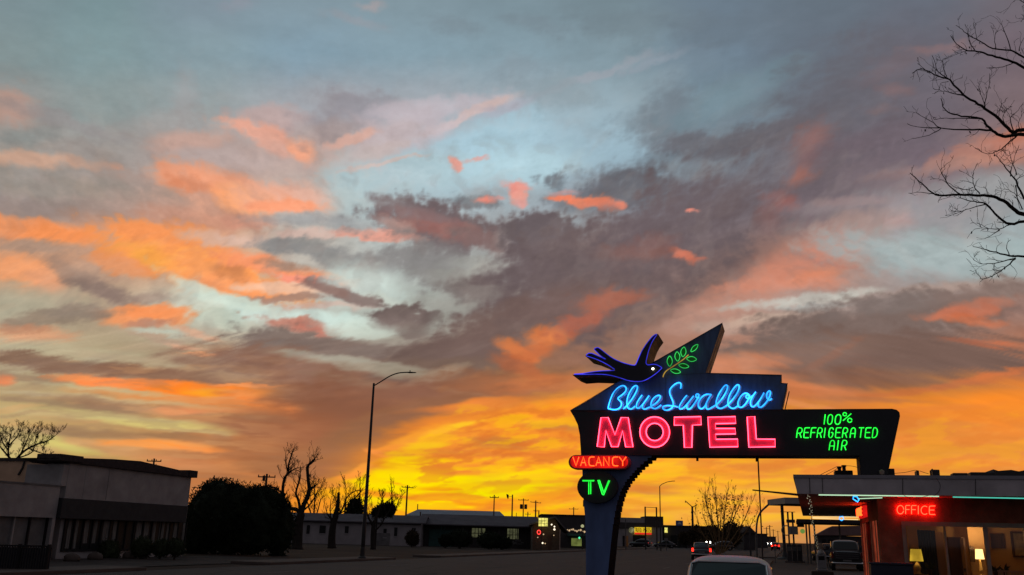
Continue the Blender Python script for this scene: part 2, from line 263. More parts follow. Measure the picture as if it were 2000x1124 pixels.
(1750,450,150,50,-10,(156,160,163),.5,.9),(1755,425,26,24,10,(186,150,146),.55,.8),(1750,490,30,12,10,(160,142,142),.5,.8),(1820,500,160,34,5,(166,180,180),.85,.8),(1660,400,100,10,-5,(150,135,138),.5,.8),(1680,395,70,8,0,(165,135,132),.4,.8),(1800,400,80,20,0,(150,150,155),.5,.9),
(1850,560,120,10,-5,(172,145,132),.6,.7),(1700,635,240,48,-10,(124,105,98),.95,.5),(1740,590,100,18,-8,(132,118,113),.7,.7),(1850,690,190,40,5,(124,98,88),.9,.6),(1940,572,100,20,-5,(138,116,108),.8,.6),(1560,690,130,24,-6,(136,108,96),.8,.6),(1990,600,50,20,0,(140,108,98),.7,.7),
(1860,612,64,10,-4,(222,116,80),.9,.5),(1905,600,60,12,-10,(214,118,86),.8,.6),(1900,628,56,8,6,(226,112,68),.85,.6),(1955,672,44,6,6,(218,110,68),.85,.6),(1900,665,50,4,5,(175,105,80),.6,.7),
(1420,715,100,18,-8,(218,132,92),.85,.6),(1620,695,60,7,-25,(150,106,88),.6,.7),(1600,765,110,14,3,(200,120,78),.7,.7),(1720,740,150,14,3,(134,98,82),.7,.7),(1560,750,60,6,10,(215,130,85),.6,.7),(1480,735,60,8,0,(205,128,90),.6,.7),
(1560,790,100,5,10,(240,150,100),.6,.7),(1850,755,140,6,-6,(196,112,70),.6,.7),(1950,735,90,6,-8,(214,118,70),.6,.7),(1950,780,120,14,-4,(245,140,48),.8,.8),(1780,800,160,6,-4,(225,135,65),.6,.7),(1700,780,100,5,2,(170,110,78),.6,.7),
(1830,830,120,8,0,(205,130,72),.5,.8),(1900,850,140,10,0,(222,140,66),.6,.8),(1830,880,120,8,2,(205,138,80),.5,.8),(1900,905,140,8,0,(245,148,52),.6,.8),
# sunset glow
(700,850,100,26,-24,(150,103,72),.85,.6),(830,796,120,20,-18,(148,102,76),.85,.6),(600,905,90,34,-8,(166,108,70),.8,.7),
(880,958,220,24,-2,(255,204,10),.8,.7),(960,885,180,24,-4,(244,142,52),.75,.7),(1070,860,70,18,0,(240,140,54),.5,.7),(1280,920,260,34,-2,(252,160,46),.6,.8),(1350,985,260,30,0,(252,170,58),.5,.8),(1800,860,300,60,0,(236,140,62),.5,.8),
(1090,790,80,10,-6,(250,140,50),.7,.7),(920,790,90,7,-6,(225,128,62),.7,.7),(880,815,100,12,-14,(236,136,52),.8,.7),(1000,812,120,11,-6,(254,158,48),.85,.6),(1015,818,52,8,2,(255,184,44),.9,.6),(940,828,54,8,-12,(254,170,46),.8,.6),
(900,860,170,34,-8,(246,142,46),.75,.8),(815,852,60,12,-22,(250,160,52),.85,.5),(828,866,40,7,-3,(255,194,38),.9,.5),(765,874,34,6,-15,(250,150,55),.8,.5),(742,886,26,6,20,(252,150,66),.9,.5),(870,834,40,7,-16,(255,184,48),.85,.5),(905,824,30,5,-14,(255,200,40),.8,.5),(700,925,30,7,-30,(252,160,60),.8,.5),(925,790,60,9,-6,(232,134,62),.7,.6),(780,888,30,7,5,(215,125,55),.7,.6),
(965,858,56,8,3,(196,118,62),.65,.6),(1010,872,84,4,2,(214,128,60),.7,.6),(940,885,90,6,4,(225,130,54),.6,.7),(1090,830,60,8,6,(190,125,70),.6,.7),(1080,855,60,6,0,(215,130,60),.5,.7),(890,900,60,6,0,(254,176,34),.8,.6),(1040,895,80,5,0,(253,165,45),.7,.6),
(930,916,130,7,1,(238,132,52),.75,.6),(800,904,52,11,-4,(255,208,12),.95,.5),(846,900,40,6,3,(255,196,20),.9,.5),(775,915,40,7,8,(230,130,40),.7,.6),(745,936,62,12,-8,(255,200,12),.92,.5),(730,950,60,16,0,(255,204,10),.85,.7),
(900,937,190,8,3,(255,226,0),.98,.5),(1010,928,120,5,-9,(255,214,10),.95,.5),(1100,915,80,6,-8,(255,196,26),.8,.6),(810,955,120,17,2,(255,226,0),.95,.6),(1000,950,140,5,-4,(255,218,8),.85,.5),(880,953,70,5,-4,(246,160,16),.75,.6),(955,944,60,4,-6,(250,160,20),.7,.6),(1050,944,90,4,0,(246,146,46),.75,.6),
(935,967,170,9,-5,(255,236,0),.95,.5),(1060,962,100,4,-6,(255,200,24),.75,.6),(1120,955,60,4,0,(240,145,50),.6,.6),(830,982,160,8,0,(255,220,0),.92,.6),(830,970,60,4,-5,(236,150,18),.6,.6),(1000,978,120,5,-3,(248,146,30),.75,.6),(900,987,60,4,0,(242,140,20),.75,.6),(850,993,100,4,3,(255,196,6),.7,.6),(1060,990,100,4,-3,(255,180,36),.7,.6),(930,1000,200,10,0,(250,150,30),.5,.8),
(690,930,30,8,-12,(252,152,60),.85,.5),(660,948,36,8,8,(226,132,62),.6,.7),(640,965,40,9,-6,(255,176,24),.85,.6),(690,965,40,8,0,(255,170,22),.7,.7),(620,985,50,8,0,(250,150,30),.6,.7),(560,960,60,14,10,(210,120,60),.5,.8),
(1300,905,180,6,-2,(255,182,44),.75,.6),(1400,925,160,5,2,(240,145,55),.65,.6),(1290,925,120,5,0,(250,172,44),.65,.6),(1360,942,180,5,-2,(255,184,40),.7,.6),(1250,948,90,6,-2,(222,138,66),.7,.6),(1330,965,160,6,2,(214,136,70),.7,.6),(1270,975,100,4,-4,(255,182,44),.7,.6),(1380,985,160,4,0,(248,162,52),.6,.6),(1250,995,120,4,-3,(240,150,50),.6,.6),(1450,905,150,8,3,(236,146,58),.6,.7),(1500,960,140,10,0,(250,168,64),.5,.8),(1230,1010,100,8,0,(255,184,60),.6,.7),(1420,1005,160,8,0,(252,184,70),.5,.8),
]
def _sm(x):
    x=np.clip(x,0,1); return x*x*(3-2*x)
def _vn(x,y,seed):
    xi=np.floor(x).astype(np.int64); yi=np.floor(y).astype(np.int64)
    fx=x-xi; fy=y-yi; fx=fx*fx*fx*(fx*(fx*6-15)+10); fy=fy*fy*fy*(fy*(fy*6-15)+10)
    def h(a,b):
        n=(a*374761393+b*668265263+seed*1442695041)&0x7fffffff
        n=((n^(n>>13))*1274126177)&0x7fffffff
        n=((n^(n>>16))*362437)&0x7fffffff
        return ((n>>7)&0xffff)/32767.5-1
    a=h(xi,yi);b=h(xi+1,yi);c=h(xi,yi+1);d=h(xi+1,yi+1)
    return (a+(b-a)*fx)*(1-fy)+(c+(d-c)*fx)*fy
def _fbm(x,y,seed,o=5,g=.5):
    s=0;a=1.;t=0
    for i in range(o):
        s=s+a*_vn(x*2**i+i*17.3,y*2**i-i*9.1,seed+i); t+=a; a*=g
    return s/t*1.6
def sky_paint(u,v):
    """u, v: sky chart coordinates (arrays). returns sRGB 0..1 (n,3)"""
    n=len(u)
    # stretched more and more along the horizon
    st=np.interp(v,[0,450,650,800,1050],[1.15,1.0,1.3,2.6,5.0])
    k=np.interp(v,[0,600,1050],[1,.9,.45])
    uu=np.arange(-3000,5001,50.);sl=np.interp(uu,[0,600,1000,1450,2000],[.16,.12,-.08,-.36,-.1])
    cs=np.cumsum(sl)*50;sh=(np.interp(u,uu,cs)-np.interp(1000,uu,cs))*np.interp(v,[0,300,650,850],[.5,1,1,.25])
    uo,u0=u,u; u=(u-1000)
    w1=_fbm(u/150/st*1.5,(v-sh)/95,3); w2=_fbm(u/150/st*1.5,(v-sh)/95,11)
    f1=_fbm(u/38/st*1.4,(v-sh)/26,21,4,.6); f2=_fbm(u/38/st*1.4,(v-sh)/26,31,4,.6)
    u=uo; U=u+k*(10*w1+8*f1); V=v+k*(7*w2+5.5*f2)
    # base
    gx=np.clip(U,0,2000);gy=np.clip(V,0,1060)
    G=np.array(SKY_G,float)
    ix=np.clip(np.searchsorted(SKY_GX,gx,side='right')-1,0,9); iy=np.clip(np.searchsorted(SKY_GY,gy,side='right')-1,0,10)
    X=np.array(SKY_GX,float);Y=np.array(SKY_GY,float)
    fx=_sm((gx-X[ix])/(X[ix+1]-X[ix]))[:,None];fy=_sm((gy-Y[iy])/(Y[iy+1]-Y[iy]))[:,None]
    c=(G[iy,ix]*(1-fx)+G[iy,ix+1]*fx)*(1-fy)+(G[iy+1,ix]*(1-fx)+G[iy+1,ix+1]*fx)*fy
    u=uo-1000
    uw=9*_fbm(u/150,v/70,99,3)
    vq0=v-sh
    na=_fbm(u/70/st*1.3,(v-sh)/34,41,4,.52); nb=_fbm(u/22/st,(v-sh)/11,51,4,.65)
    nc=_fbm(u/9/st,(v-sh)/6,61,3,.6)
    bl=.5-(np.abs(_vn(u/26/st*1.2+5,vq0/21,131))*1.3+np.abs(_vn(u/12/st*1.2,vq0/10,137))*.65+np.abs(_vn(u/6/st,vq0/5,139))*.3)
    for (x,y,rx,ry,t,col,op,so) in SKY_S:
        m=np.nonzero((np.abs(U-x)<2.2*max(rx,ry)+10)&(np.abs(V-y)<2.2*(ry+rx*abs(math.sin(math.radians(t))))+10))[0]
        if len(m)==0: continue
        ct,s_=math.cos(math.radians(t)),math.sin(math.radians(t))
        dx=U[m]-x;dy=V[m]-y
        a=(dx*ct+dy*s_)/rx;b=(-dx*s_+dy*ct)/ry
        r=np.sqrt(a*a+b*b)+(.34*na[m]+(.10*nb[m]+.26*bl[m] if y<760 else .17*nb[m])+.05*nc[m])*(.6 if rx<20 else 1)
        so=so*(.82 if (y<760 and rx>38) else 1); so=so*(1.35 if (col[0]>200 and x>880 and y<720) else 1); r=r-(.13 if (col[0]>232 and x<740) else 0); al=min(1,op*(.86 if (col[0]>200 and x>1400 and y<680) else 1.08))*_sm((1+so-r)/(2*so))
        al=(al)[:,None]; g=sum(col)/3.; ds=(.2 if (col[0]>195 and col[0]-col[2]>60 and x>900) else .08) if y<720 else 0
        c[m]=c[m]*(1-al)+(np.array(col,float)*(1-ds)+g*ds)*al
    # lit streaks near the horizon
    pf=_fbm(u/75,(v+.12*u+.5*uw)/22,151,4,.55)
    t=_fbm(u/120,(v-.05*u+uw)/13,91,4,.5); t2=_fbm(u/190,(v+.03*u+uw)/24,95,3,.5)
    z=np.interp(v,[760,850,900,1010,1050],[0,.45,1,1,.3])*np.interp(uo,[560,760,1500,2000],[.2,1,.8,.6])*_sm(((uo-700)+(v-930)*1.4+70*pf)/80+.3)
    hot=np.interp(uo,[700,1120,1400],[1,.8,.35])[:,None]
    low=np.interp(v,[850,925],[0,1])[:,None]; yel=(np.array([255,226,2.])*hot+np.array([252,167,60.])*(1-hot))*low+np.array([255,176,46.])*(1-low); dus=np.array([238,134,34.])*hot+np.array([222,140,66.])*(1-hot)
    a1=(_sm((.7*t+.6*t2-.0)*1.9)*np.interp(uo,[900,1400],[.78,.6])*np.interp(v,[880,935],[.45,1])*z)[:,None]; c=c*(1-a1)+yel*a1
    a2=(_sm((-.7*t-.6*t2-.02)*1.9)*.78*z)[:,None]; c=c*(1-a2)+dus*a2
    zp=np.interp(v,[780,810,915,950],[0,1,1,.35])*_sm(((uo-715)+(v-930)*1.35+80*pf)/70+.1)*np.interp(uo,[1150,1300,1900],[1,.55,.35])
    a5=(_sm((pf-.05)*2.6)*.5*zp)[:,None]; c=c*(1-a5)+(np.array([255,196,26.])*(1-.3*low)+np.array([255,236,0.])*.3*low)*a5
    a6=(_sm((-pf-.06)*2.8)*.66*zp)[:,None]; c=c*(1-a6)+np.array([222,118,48.])*a6
    z2=np.interp(v,[640,740,880,960],[0,1,1,.3])*np.interp(uo,[0,420,620],[1,1,0])
    a3=(_sm((t-.1)*2)*.3*z2)[:,None]; c=c*(1-a3)+np.array([226,168,112.])*a3
    a4=(_sm((-t-.1)*2)*.3*z2)[:,None]; c=c*(1-a4)+np.array([158,126,100.])*a4
    # small light and dark wisps
    uq=U-1000;vq=V-sh; nd=_fbm((uq*.8+vq*.6)/46/st*1.1,(vq*.8-uq*.6/st/st)/30,71,4,.5)
    amt=np.interp(v,[0,180,380,700,820],[.05,.25,1,1,.35])
    dk=(_sm((nd-.05)*1.4)*.14*amt)[:,None]; c=c*(1-dk)+np.array([128,112,108.])*dk
    ne=_fbm((uq*.8-vq*.6)/52/st*1.1,(vq*.8+uq*.6/st/st)/30,81,4,.5)
    lg=(_sm((ne-.08)*1.4)*.09*amt)[:,None]; warm=np.interp(uo,[0,900,1300],[1,.3,.3])[:,None]
    c=c*(1-lg)+(np.array([222,178,148.])*warm+np.array([172,170,168.])*(1-warm))*lg
    wisp=(.035*na+.016*nb+.003*nc)[:,None]*np.interp(v,[0,250,500,1060],[.45,.8,1.1,1.0])[:,None]
    c=c*(1+wisp)
    cb=np.interp(v,[60,300,720,820],[.2,1,1,.2])*(.022*bl+.008*np.clip(nc,-1,1)); c=c*(1+cb[:,None])
    c=c/255.; k2=np.interp(v,[0,300,760,900],[1.0,1.08,1.08,1.0])[:,None]; c=.52+(c-.52)*k2
    return np.clip(c,0,1)
# ------------------------------------------------------------------ the sky dome
def make_sky():
    R = 4000.
    st = .085
    az = np.concatenate([np.arange(-180, -36, 4.), np.arange(-36, 36.01, st), np.arange(40, 179, 4.)])
    el = np.concatenate([[-12, -6, -3], np.arange(-1.5, 38.01, st), [39, 41, 44, 48, 54, 60, 68, 76, 84, 89.9]])
    A, E = np.meshgrid(np.radians(az), np.radians(el)); ang = A.ravel()            # azimuth to the right of the view heading
    hx = np.sin(ang-HEAD); hy = np.cos(ang-HEAD)
    d = np.stack([hx*np.cos(E.ravel()), hy*np.cos(E.ravel()), np.sin(E.ravel())], 1)
    z = np.maximum(d @ np.array(cF), .22)
    u = 1000+FPX*(d @ np.array(cR))/z; v = 562-FPX*(d @ np.array(cU))/z
    c = np.zeros((len(u), 3)); inn = (u > -700) & (u < 2700) & (v > -900) & (d @ np.array(cF) > .3)
    c[inn] = sky_paint(u[inn], v[inn]); out = ~inn
    c[out] = sky_paint(np.clip(u[out], -600, 2600), np.clip(v[out], -800, 1150))
    c = np.where(c <= .04045, c/12.92, ((c+.055)/1.055)**2.4)
    east = (np.array(EAST)/255.)**2.2
    w = _sm((np.abs(np.degrees(ang))-38)/62.)[:, None]; w2 = _sm((np.degrees(E.ravel())-36)/45.)[:, None]
    c = c*(1-w)+east*w; c = c*(1-w2*(1-UP_DIM))
    me = bpy.data.meshes.new('sky'); nv = len(c); na_, ne_ = len(az), len(el)
    V = d*R+np.array([0, 0, CAMZ]); me.vertices.add(nv); me.vertices.foreach_set('co', V.astype(np.float32).ravel())
    i = np.arange(ne_-1)[:, None]*na_; j = np.arange(na_); j2 = (j+1) % na_
    q = np.stack([i+j, i+na_+j, i+na_+j2, i+j2], -1).reshape(-1, 4)
    me.loops.add(q.size); me.loops.foreach_set('vertex_index', q.ravel().astype(np.int32))
    me.polygons.add(len(q)); me.polygons.foreach_set('loop_start', np.arange(0, q.size, 4, dtype=np.int32))
    me.update(calc_edges=True); me.polygons.foreach_set('use_smooth', np.ones(len(q), bool))
    at = me.color_attributes.new('glow', 'FLOAT_COLOR', 'POINT')
    at.data.foreach_set('color', np.concatenate([c, np.ones((nv, 1))], 1).astype(np.float32).ravel())
    m = bpy.data.materials.new('sky'); m.use_nodes = True; n = m.node_tree; n.nodes.clear()
    a = n.nodes.new('ShaderNodeAttribute'); a.attribute_name = 'glow'; e = n.nodes.new('ShaderNodeEmission'); o = n.nodes.new('ShaderNodeOutputMaterial')
    n.links.new(a.outputs['Color'], e.inputs[0]); n.links.new(e.outputs[0], o.inputs[0])
    m.cycles.emission_sampling = 'NONE'; me.materials.append(m)
    ob = bpy.data.objects.new('sky', me); scene.collection.objects.link(ob); ob['kind'] = 'structure'
make_sky()
# ------------------------------------------------------------------ ground, road, pavement
def road_mat():
    m = mat('asphalt', (.030,.021,.019), .8, .3, .35, bump=.3, bscale=40, spec=.3); n = m.node_tree; N = n.nodes; L = n.links
    b = N['Principled BSDF']; src = b.inputs['Base Color'].links[0].from_socket; tc = [x for x in N if x.type == 'TEX_COORD'][0]
    # sealed cracks and square repair patches
    no = N.new('ShaderNodeTexNoise'); no.inputs['Scale'].default_value = .7; no.inputs['Detail'].default_value = 4; L.new(tc.outputs['Object'], no.inputs['Vector'])
    mv = N.new('ShaderNodeMixRGB'); mv.inputs[0].default_value = .35; L.new(tc.outputs['Object'], mv.inputs[1]); L.new(no.outputs['Color'], mv.inputs[2])
    vo = N.new('ShaderNodeTexVoronoi'); vo.feature = 'DISTANCE_TO_EDGE'; vo.inputs['Scale'].default_value = .22; L.new(mv.outputs[0], vo.inputs['Vector'])
    cr = N.new('ShaderNodeValToRGB'); cr.color_ramp.elements[0].position = .008; cr.color_ramp.elements[1].position = .02; cr.color_ramp.elements[0].color = (.35,.35,.35,1); L.new(vo.outputs['Distance'], cr.inputs[0])
    v2 = N.new('ShaderNodeTexVoronoi'); v2.distance = 'CHEBYCHEV'; v2.inputs['Scale'].default_value = .12; L.new(tc.outputs['Object'], v2.inputs['Vector'])
    c2 = N.new('ShaderNodeValToRGB'); c2.color_ramp.elements[0].position = .15; c2.color_ramp.elements[1].position = .16; c2.color_ramp.elements[0].color = (.72,.72,.74,1); L.new(v2.outputs['Distance'], c2.inputs[0])
    m1 = N.new('ShaderNodeMixRGB'); m1.blend_type = 'MULTIPLY'; m1.inputs[0].default_value = 1; L.new(src, m1.inputs[1]); L.new(cr.outputs[0], m1.inputs[2])
    m2 = N.new('ShaderNodeMixRGB'); m2.blend_type = 'MULTIPLY'; m2.inputs[0].default_value = 1; L.new(m1.outputs[0], m2.inputs[1]); L.new(c2.outputs[0], m2.inputs[2])
    L.new(m2.outputs[0], b.inputs['Base Color']); return m
M = {}
M['asphalt'] = road_mat()
M['dirt'] = mat('dirt', (.048,.034,.026), .95, .35, .25, bump=.4, bscale=12, spec=.1)
M['lot'] = mat('lot', (.046,.035,.030), .9, .3, .35, bump=.3, bscale=22, spec=.2)
M['concrete'] = mat('concrete', (.10,.078,.066), .9, .2, .8, bump=.2, bscale=20, spec=.2)
M['paint_line'] = mat('paint_line', (.10,.09,.07), .8, .3, 3., spec=.2, col2=(.05,.045,.043), thr=(.4,.62))
M['paint_white'] = mat('paint_white', (.16,.155,.15), .8, .3, 3., spec=.2, col2=(.055,.05,.048), thr=(.4,.62))
def struct(name, mb, m, **k):
    o = mb.build(name, m, **k); o['kind'] = 'structure'; return o
g = MB(); n = 96
g.add([(0,0,0)]+[(3900*cos(2*pi*i/n), 3900*sin(2*pi*i/n), 0) for i in range(n)], [(0, i+1, (i+1) % n+1) for i in range(n)])
struct('ground', g, M['dirt'])
r = MB(); r.add([(-24,-80,.02),(-2.6,-80,.02),(-2.6,1800,.02),(-24,1800,.02)], [(0,1,2,3)]); struct('road', r, M['asphalt'])
r = MB(); r.add([(-2.6,-60,.03),(45,-60,.03),(45,42,.03),(-2.6,42,.03)], [(0,1,2,3)])
r.add([(-2.6,60,.03),(30,60,.03),(30,150,.03),(-2.6,150,.03)], [(0,1,2,3)]); struct('forecourt', r, M['lot'])
r = MB(); r.add([(-2.6,42,.03),(45,42,.03),(45,60,.03),(-2.6,60,.03)], [(0,1,2,3)]); struct('side_drive', r, M['asphalt'])
r = MB(); r.add([(-34,20,.03),(-26.2,20,.03),(-26.2,50,.03),(-34,50,.03)], [(0,1,2,3)]); struct('shop_lot', r, M['lot'])
r = MB()
for y0, y1 in ((-60, 31), (40, 55), (63, 118), (130, 420)): r.box(-26.2, -24, y0, y1, 0, .15)
struct('pavement', r, M['concrete'], bevel=.03)
r = MB()
for y0, y1 in ((68, 88), (104, 300)): r.box(-3.1, -1.4, y0, y1, 0, .15)
struct('kerb_right', r, M['concrete'], bevel=.03)
r = MB()
for y in range(8, 420, 12):
    for x in (-19.8, -7.2): r.add([(x-.06,y,.026),(x+.06,y,.026),(x+.06,y+3,.026),(x-.06,y+3,.026)], [(0,1,2,3)])
struct('lane_dashes', r, M['paint_white'])
r = MB()
for x in (-15.3, -15.0, -11.7, -11.4): r.add([(x-.05,-20,.026),(x+.05,-20,.026),(x+.05,700,.026),(x-.05,700,.026)], [(0,1,2,3)])
struct('centre_lines', r, M['paint_line'])

# ------------------------------------------------------------------ lettering: single-stroke glyphs on a unit box
def arc(cx, cy, rx, ry, a0, a1, n=10): return [(cx+rx*cos(radians(a0+(a1-a0)*i/n)), cy+ry*sin(radians(a0+(a1-a0)*i/n))) for i in range(n+1)]
GL = {
'A': [[(0,0),(0,.72),(.2,.95),(.5,1),(.8,.95),(1,.72),(1,0)],[(0,.42),(1,.42)]],
'a': [[(0,0),(.5,1),(1,0)],[(.2,.36),(.8,.36)]],
'C': [[(1,1),(.25,1),(0,.82),(0,.18),(.25,0),(1,0)]],
'c': [arc(.55,.5,.55,.5,50,310,14)],
'D': [[(0,0),(0,1),(.6,1),(1,.75),(1,.25),(.6,0),(0,0)]],
'E': [[(1,1),(.1,1),(0,.9),(0,.1),(.1,0),(1,0)],[(0,.52),(.85,.52)]],
'F': [[(1,1),(.1,1),(0,.9),(0,0)],[(0,.52),(.85,.52)]],
'G': [[(1,.8),(.8,1),(.25,1),(0,.75),(0,.25),(.25,0),(.75,0),(1,.25),(1,.52),(.5,.52)]],
'I': [[(.5,0),(.5,1)]], '1': [[(.5,0),(.5,1)]],
'N': [[(0,0),(0,1),(1,0),(1,1)]],
'O': [arc(.5,.5,.5,.5,0,345,18)], 
'0': [[(.5,0),(.2,.06),(0,.25),(0,.75),(.2,.94),(.5,1),(.8,.94),(1,.75),(1,.25),(.8,.06),(.5,0)]],
'P': [[(0,0),(0,1),(.7,1),(1,.85),(1,.6),(.7,.45),(0,.45)]],
'R': [[(0,0),(0,1),(.7,1),(1,.85),(1,.6),(.7,.45),(0,.45)],[(.55,.45),(1,0)]],
'S': [[(1,.9),(.7,1),(.3,1),(0,.85),(0,.62),(.3,.52),(.7,.48),(1,.35),(1,.15),(.7,0),(.3,0),(0,.1)]],
'T': [[(0,1),(1,1)],[(.5,1),(.5,0)]],
'U': [[(0,1),(0,.2),(.25,0),(.75,0),(1,.2),(1,1)]],
'V': [[(0,1),(.5,0),(1,1)]],
'Y': [[(0,1),(.5,.48),(1,1)],[(.5,.48),(.5,0)]],
'%': [arc(.22,.86,.2,.16,0,340,12),[(.95,.92),(.02,.25)],arc(.78,.28,.24,.2,0,340,12)],
}
def chaikin(p, it=2, closed=False):
    for _ in range(it):
        q = [] if closed else [p[0]]
        n = len(p)
        for i in range(n if closed else n-1):
            a, b = p[i], p[(i+1) % n]
            q.append((a[0]*.75+b[0]*.25, a[1]*.75+b[1]*.25)); q.append((a[0]*.25+b[0]*.75, a[1]*.25+b[1]*.75))
        if not closed: q.append(p[-1])
        p = q
    return p
# ------------------------------------------------------------------ the big neon sign
SY = 29.0                                   # front face of the sign cabinet
VPX, VPY = 1540., 1060.
def S(px, py, Y=SY): p = aY(px, py, Y); return (p.x, p.z)
def S3(px, py, Y): p = aY(px, py, Y); return (p.x, p.y, p.z)
M['navy'] = mat('navy_enamel', (.08,.135,.25), .5, .42, 3.2, spec=.35, bump=.08, bscale=9, stretch=(1,1,.22))
M['black_enamel'] = mat('black_enamel', (.012,.013,.018), .4, .3, 2., spec=.4, bump=.05, bscale=8)
M['worn_side'] = mat('worn_side', (.05,.06,.10), .6, .3, 2.6, col2=(.42,.30,.20), thr=(.47,.56), spec=.3)
M['sign_side'] = mat('sign_side', (.016,.014,.016), .7, .4, 2., col2=(.05,.032,.022), thr=(.5,.75), spec=.3)
M['pylon'] = mat('pylon_blue', (.088,.145,.30), .5, .32, 1.6, spec=.35, bump=.08, bscale=7, stretch=(1,1,.3))
M['red_face'] = mat('red_face', (.60,.11,.26), .5, .15, 5., spec=.3)
M['ghost'] = mat('painted_script', (.42,.46,.52), .6, .25, 6.)
M['n_blue'] = emis('neon_blue', (.011,.16,.52), 6.4, 2.)
M['n_deep'] = emis('neon_deep_blue', (.045,.05,.85), 1.0, 2.)
M['n_red'] = emis('neon_red', (8.,.30,.62), 1.)
M['n_green'] = emis('neon_green', (.035,1.9,.10), 1., 3.)
M['n_leaf'] = emis('neon_leaf', (.06,.95,.16), .75, 3.)
M['n_amber'] = emis('neon_amber', (.55,.33,.05), .8, 3.)
M['n_orange'] = emis('neon_orange', (9.,.34,.05), 1.)
M['n_office'] = emis('neon_office', (24.,.26,.10), 1.)
M['n_mint'] = emis('neon_mint', (.55,.85,.55), 1.0)
M['n_teal'] = emis('neon_teal', (.08,.55,.42), 1.)
M['n_cream'] = emis('neon_cream', (1.1,.80,.36), 1.)
M['bulb'] = emis('bulb', (1.,.88,.68), 6.)
M['steel'] = mat('galvanised', (.09,.09,.09), .55, .2, 3., metal=.4)
M['darksteel'] = mat('dark_steel', (.03,.028,.028), .6, .3, 3.)
sign = thing('motel_sign', 'tall neon motel sign with a glowing swallow, script lettering and a curved blue pylon', 'neon sign', (-5.8, SY+.6, 0))
DY = 1.22
def sides_split(mb):
    """faces that look back to the street get slot 0, the edge faces slot 1"""
    for i, f in enumerate(mb.f):
        a, b, c = (Vector(mb.v[f[k]]) for k in range(3)); nn = (b-a).cross(c-a)
        mb.m[i] = 0 if abs(nn.y) > .7*nn.length else 1
    return mb
up = [S(*p) for p in ((1114,802),(1203,748.5),(1287,702),(1411,631),(1378,729),(1527,733),(1524,748.5),(1538,749),(1527,800.5))]
b = MB().prismY(up, SY+.02, SY+DY); sides_split(b); b.build('upper_panel', [M['navy'], M['worn_side']], sign, bevel=.012)
low = [S(*p) for p in ((1114,803),(1140,803.5),(1340,802),(1540,800.5),(1742,799.5),(1751,801.5),(1756,806),(1757,813),(1733,927),(1681,927),(1678,890),(1135,888.5),(1133,850),(1129,830),(1122,815))]
b = MB().prismY(low, SY, SY+DY+.03); sides_split(b); b.build('lower_cabinet', [M['black_enamel'], M['sign_side']], sign, bevel=.012)
# beads along the outlines
for nm, poly in (('edge_trim', up), ('edge_trim', low)):
    b = MB().tube([(x, SY-.004, z) for x, z in poly], .013, 5, closed=True); b.build(nm, M['darksteel'], sign)
# panel joints
for px in (1240, 1400, 1530, 1640):
    p0, p1 = S3(px, 804, SY-.003), S3(px, 889, SY-.003); MB().bar(p0, (p0[0], p0[1], p1[2]), .008, .006).build('panel_joint', M['darksteel'], sign)
for a, c in (((1300,735),(1300,802)), ((1430,733),(1430,801)), ((1377,730),(1300,733))):
    MB().bar(S3(*a, SY+.017), S3(*c, SY+.017), .008, .006).build('panel_joint', M['darksteel'], sign)
# pylon: curved flaring column with stepped inner edge
st = [(1282.6,896.5),(1275,902.4),(1267.6,908.8),(1261,914.7),(1254.8,920.6),(1250.5,926),(1245.8,931),(1241,936.6),(1236,942.5),(1232.4,948),(1229,954.7),(1226,960),(1223.3,966.5),(1220.7,974),(1218,982.5),(1215.9,992),(1213.5,1003),(1211.5,1015),(1209.5,1028)]
YB = SY+DY-.02
edge = []
for i, (px, py) in enumerate(st):
    x, z = S(px, py, YB)
    if i: edge.append((edge[-1][0]-.004, z+.012)) if False else edge.append((x+.006, edge_z))
    edge.append((x, z)); edge_z = z-.02 if i == 0 else z
edge = []
P_ = [S(px, py, YB) for px, py in st]
for i in range(len(P_)-1):
    (x0, z0), (x1, z1) = P_[i], P_[i+1]
    edge.append((x0, z0)); edge.append((x0-.015, z1+.035)); edge.append((x1-.02, z1+.03))
edge.append(P_[-1])
tail = [S(1206,1060,YB), S(1200,1120,YB)]
x_, z_ = tail[-1]; tail += [(x_-.04, .0)]
left = [S(1144,1124), S(1143.5,1060), S(1142,1010), S(1139.5,985), S(1137.5,950), S(1136.8,922.7), S(1135.5,893), S(1135.2,888)]
zt = S(1200,889)[1]
poly = [(left[0][0]+.01, 0.)]+left[:-1]+[(left[-1][0]+.01, zt+.02), (P_[0][0]+.02, zt+.02)]+edge+tail
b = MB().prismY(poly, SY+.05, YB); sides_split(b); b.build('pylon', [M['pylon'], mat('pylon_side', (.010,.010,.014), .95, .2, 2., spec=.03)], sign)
b = MB().box(-6.6, -4.9, SY-.25, YB+.3, 0, .22); b.build('footing', M['concrete'], sign, bevel=.03)
for px, py in ((1362,896),(1478,897),(1141,985)):
    p = S3(px, py, SY+.4); MB().box(p[0]-.035, p[0]+.035, p[1]-.03, p[1]+.03, p[2]-.08, p[2]+.12).build('bracket', M['darksteel'], sign)
p = S3(1480.5, 897, SY+.6); MB().tube([(p[0], p[1], p[2]+.1), (p[0], p[1], 0)], .022, 8).build('support_pole', M['darksteel'], sign)
p0 = S3(1541.5, 765, SY+DY); p1 = S3(1533, 801, SY+DY); MB().bar(p0, p1, .03).build('rear_strut', M['darksteel'], sign)
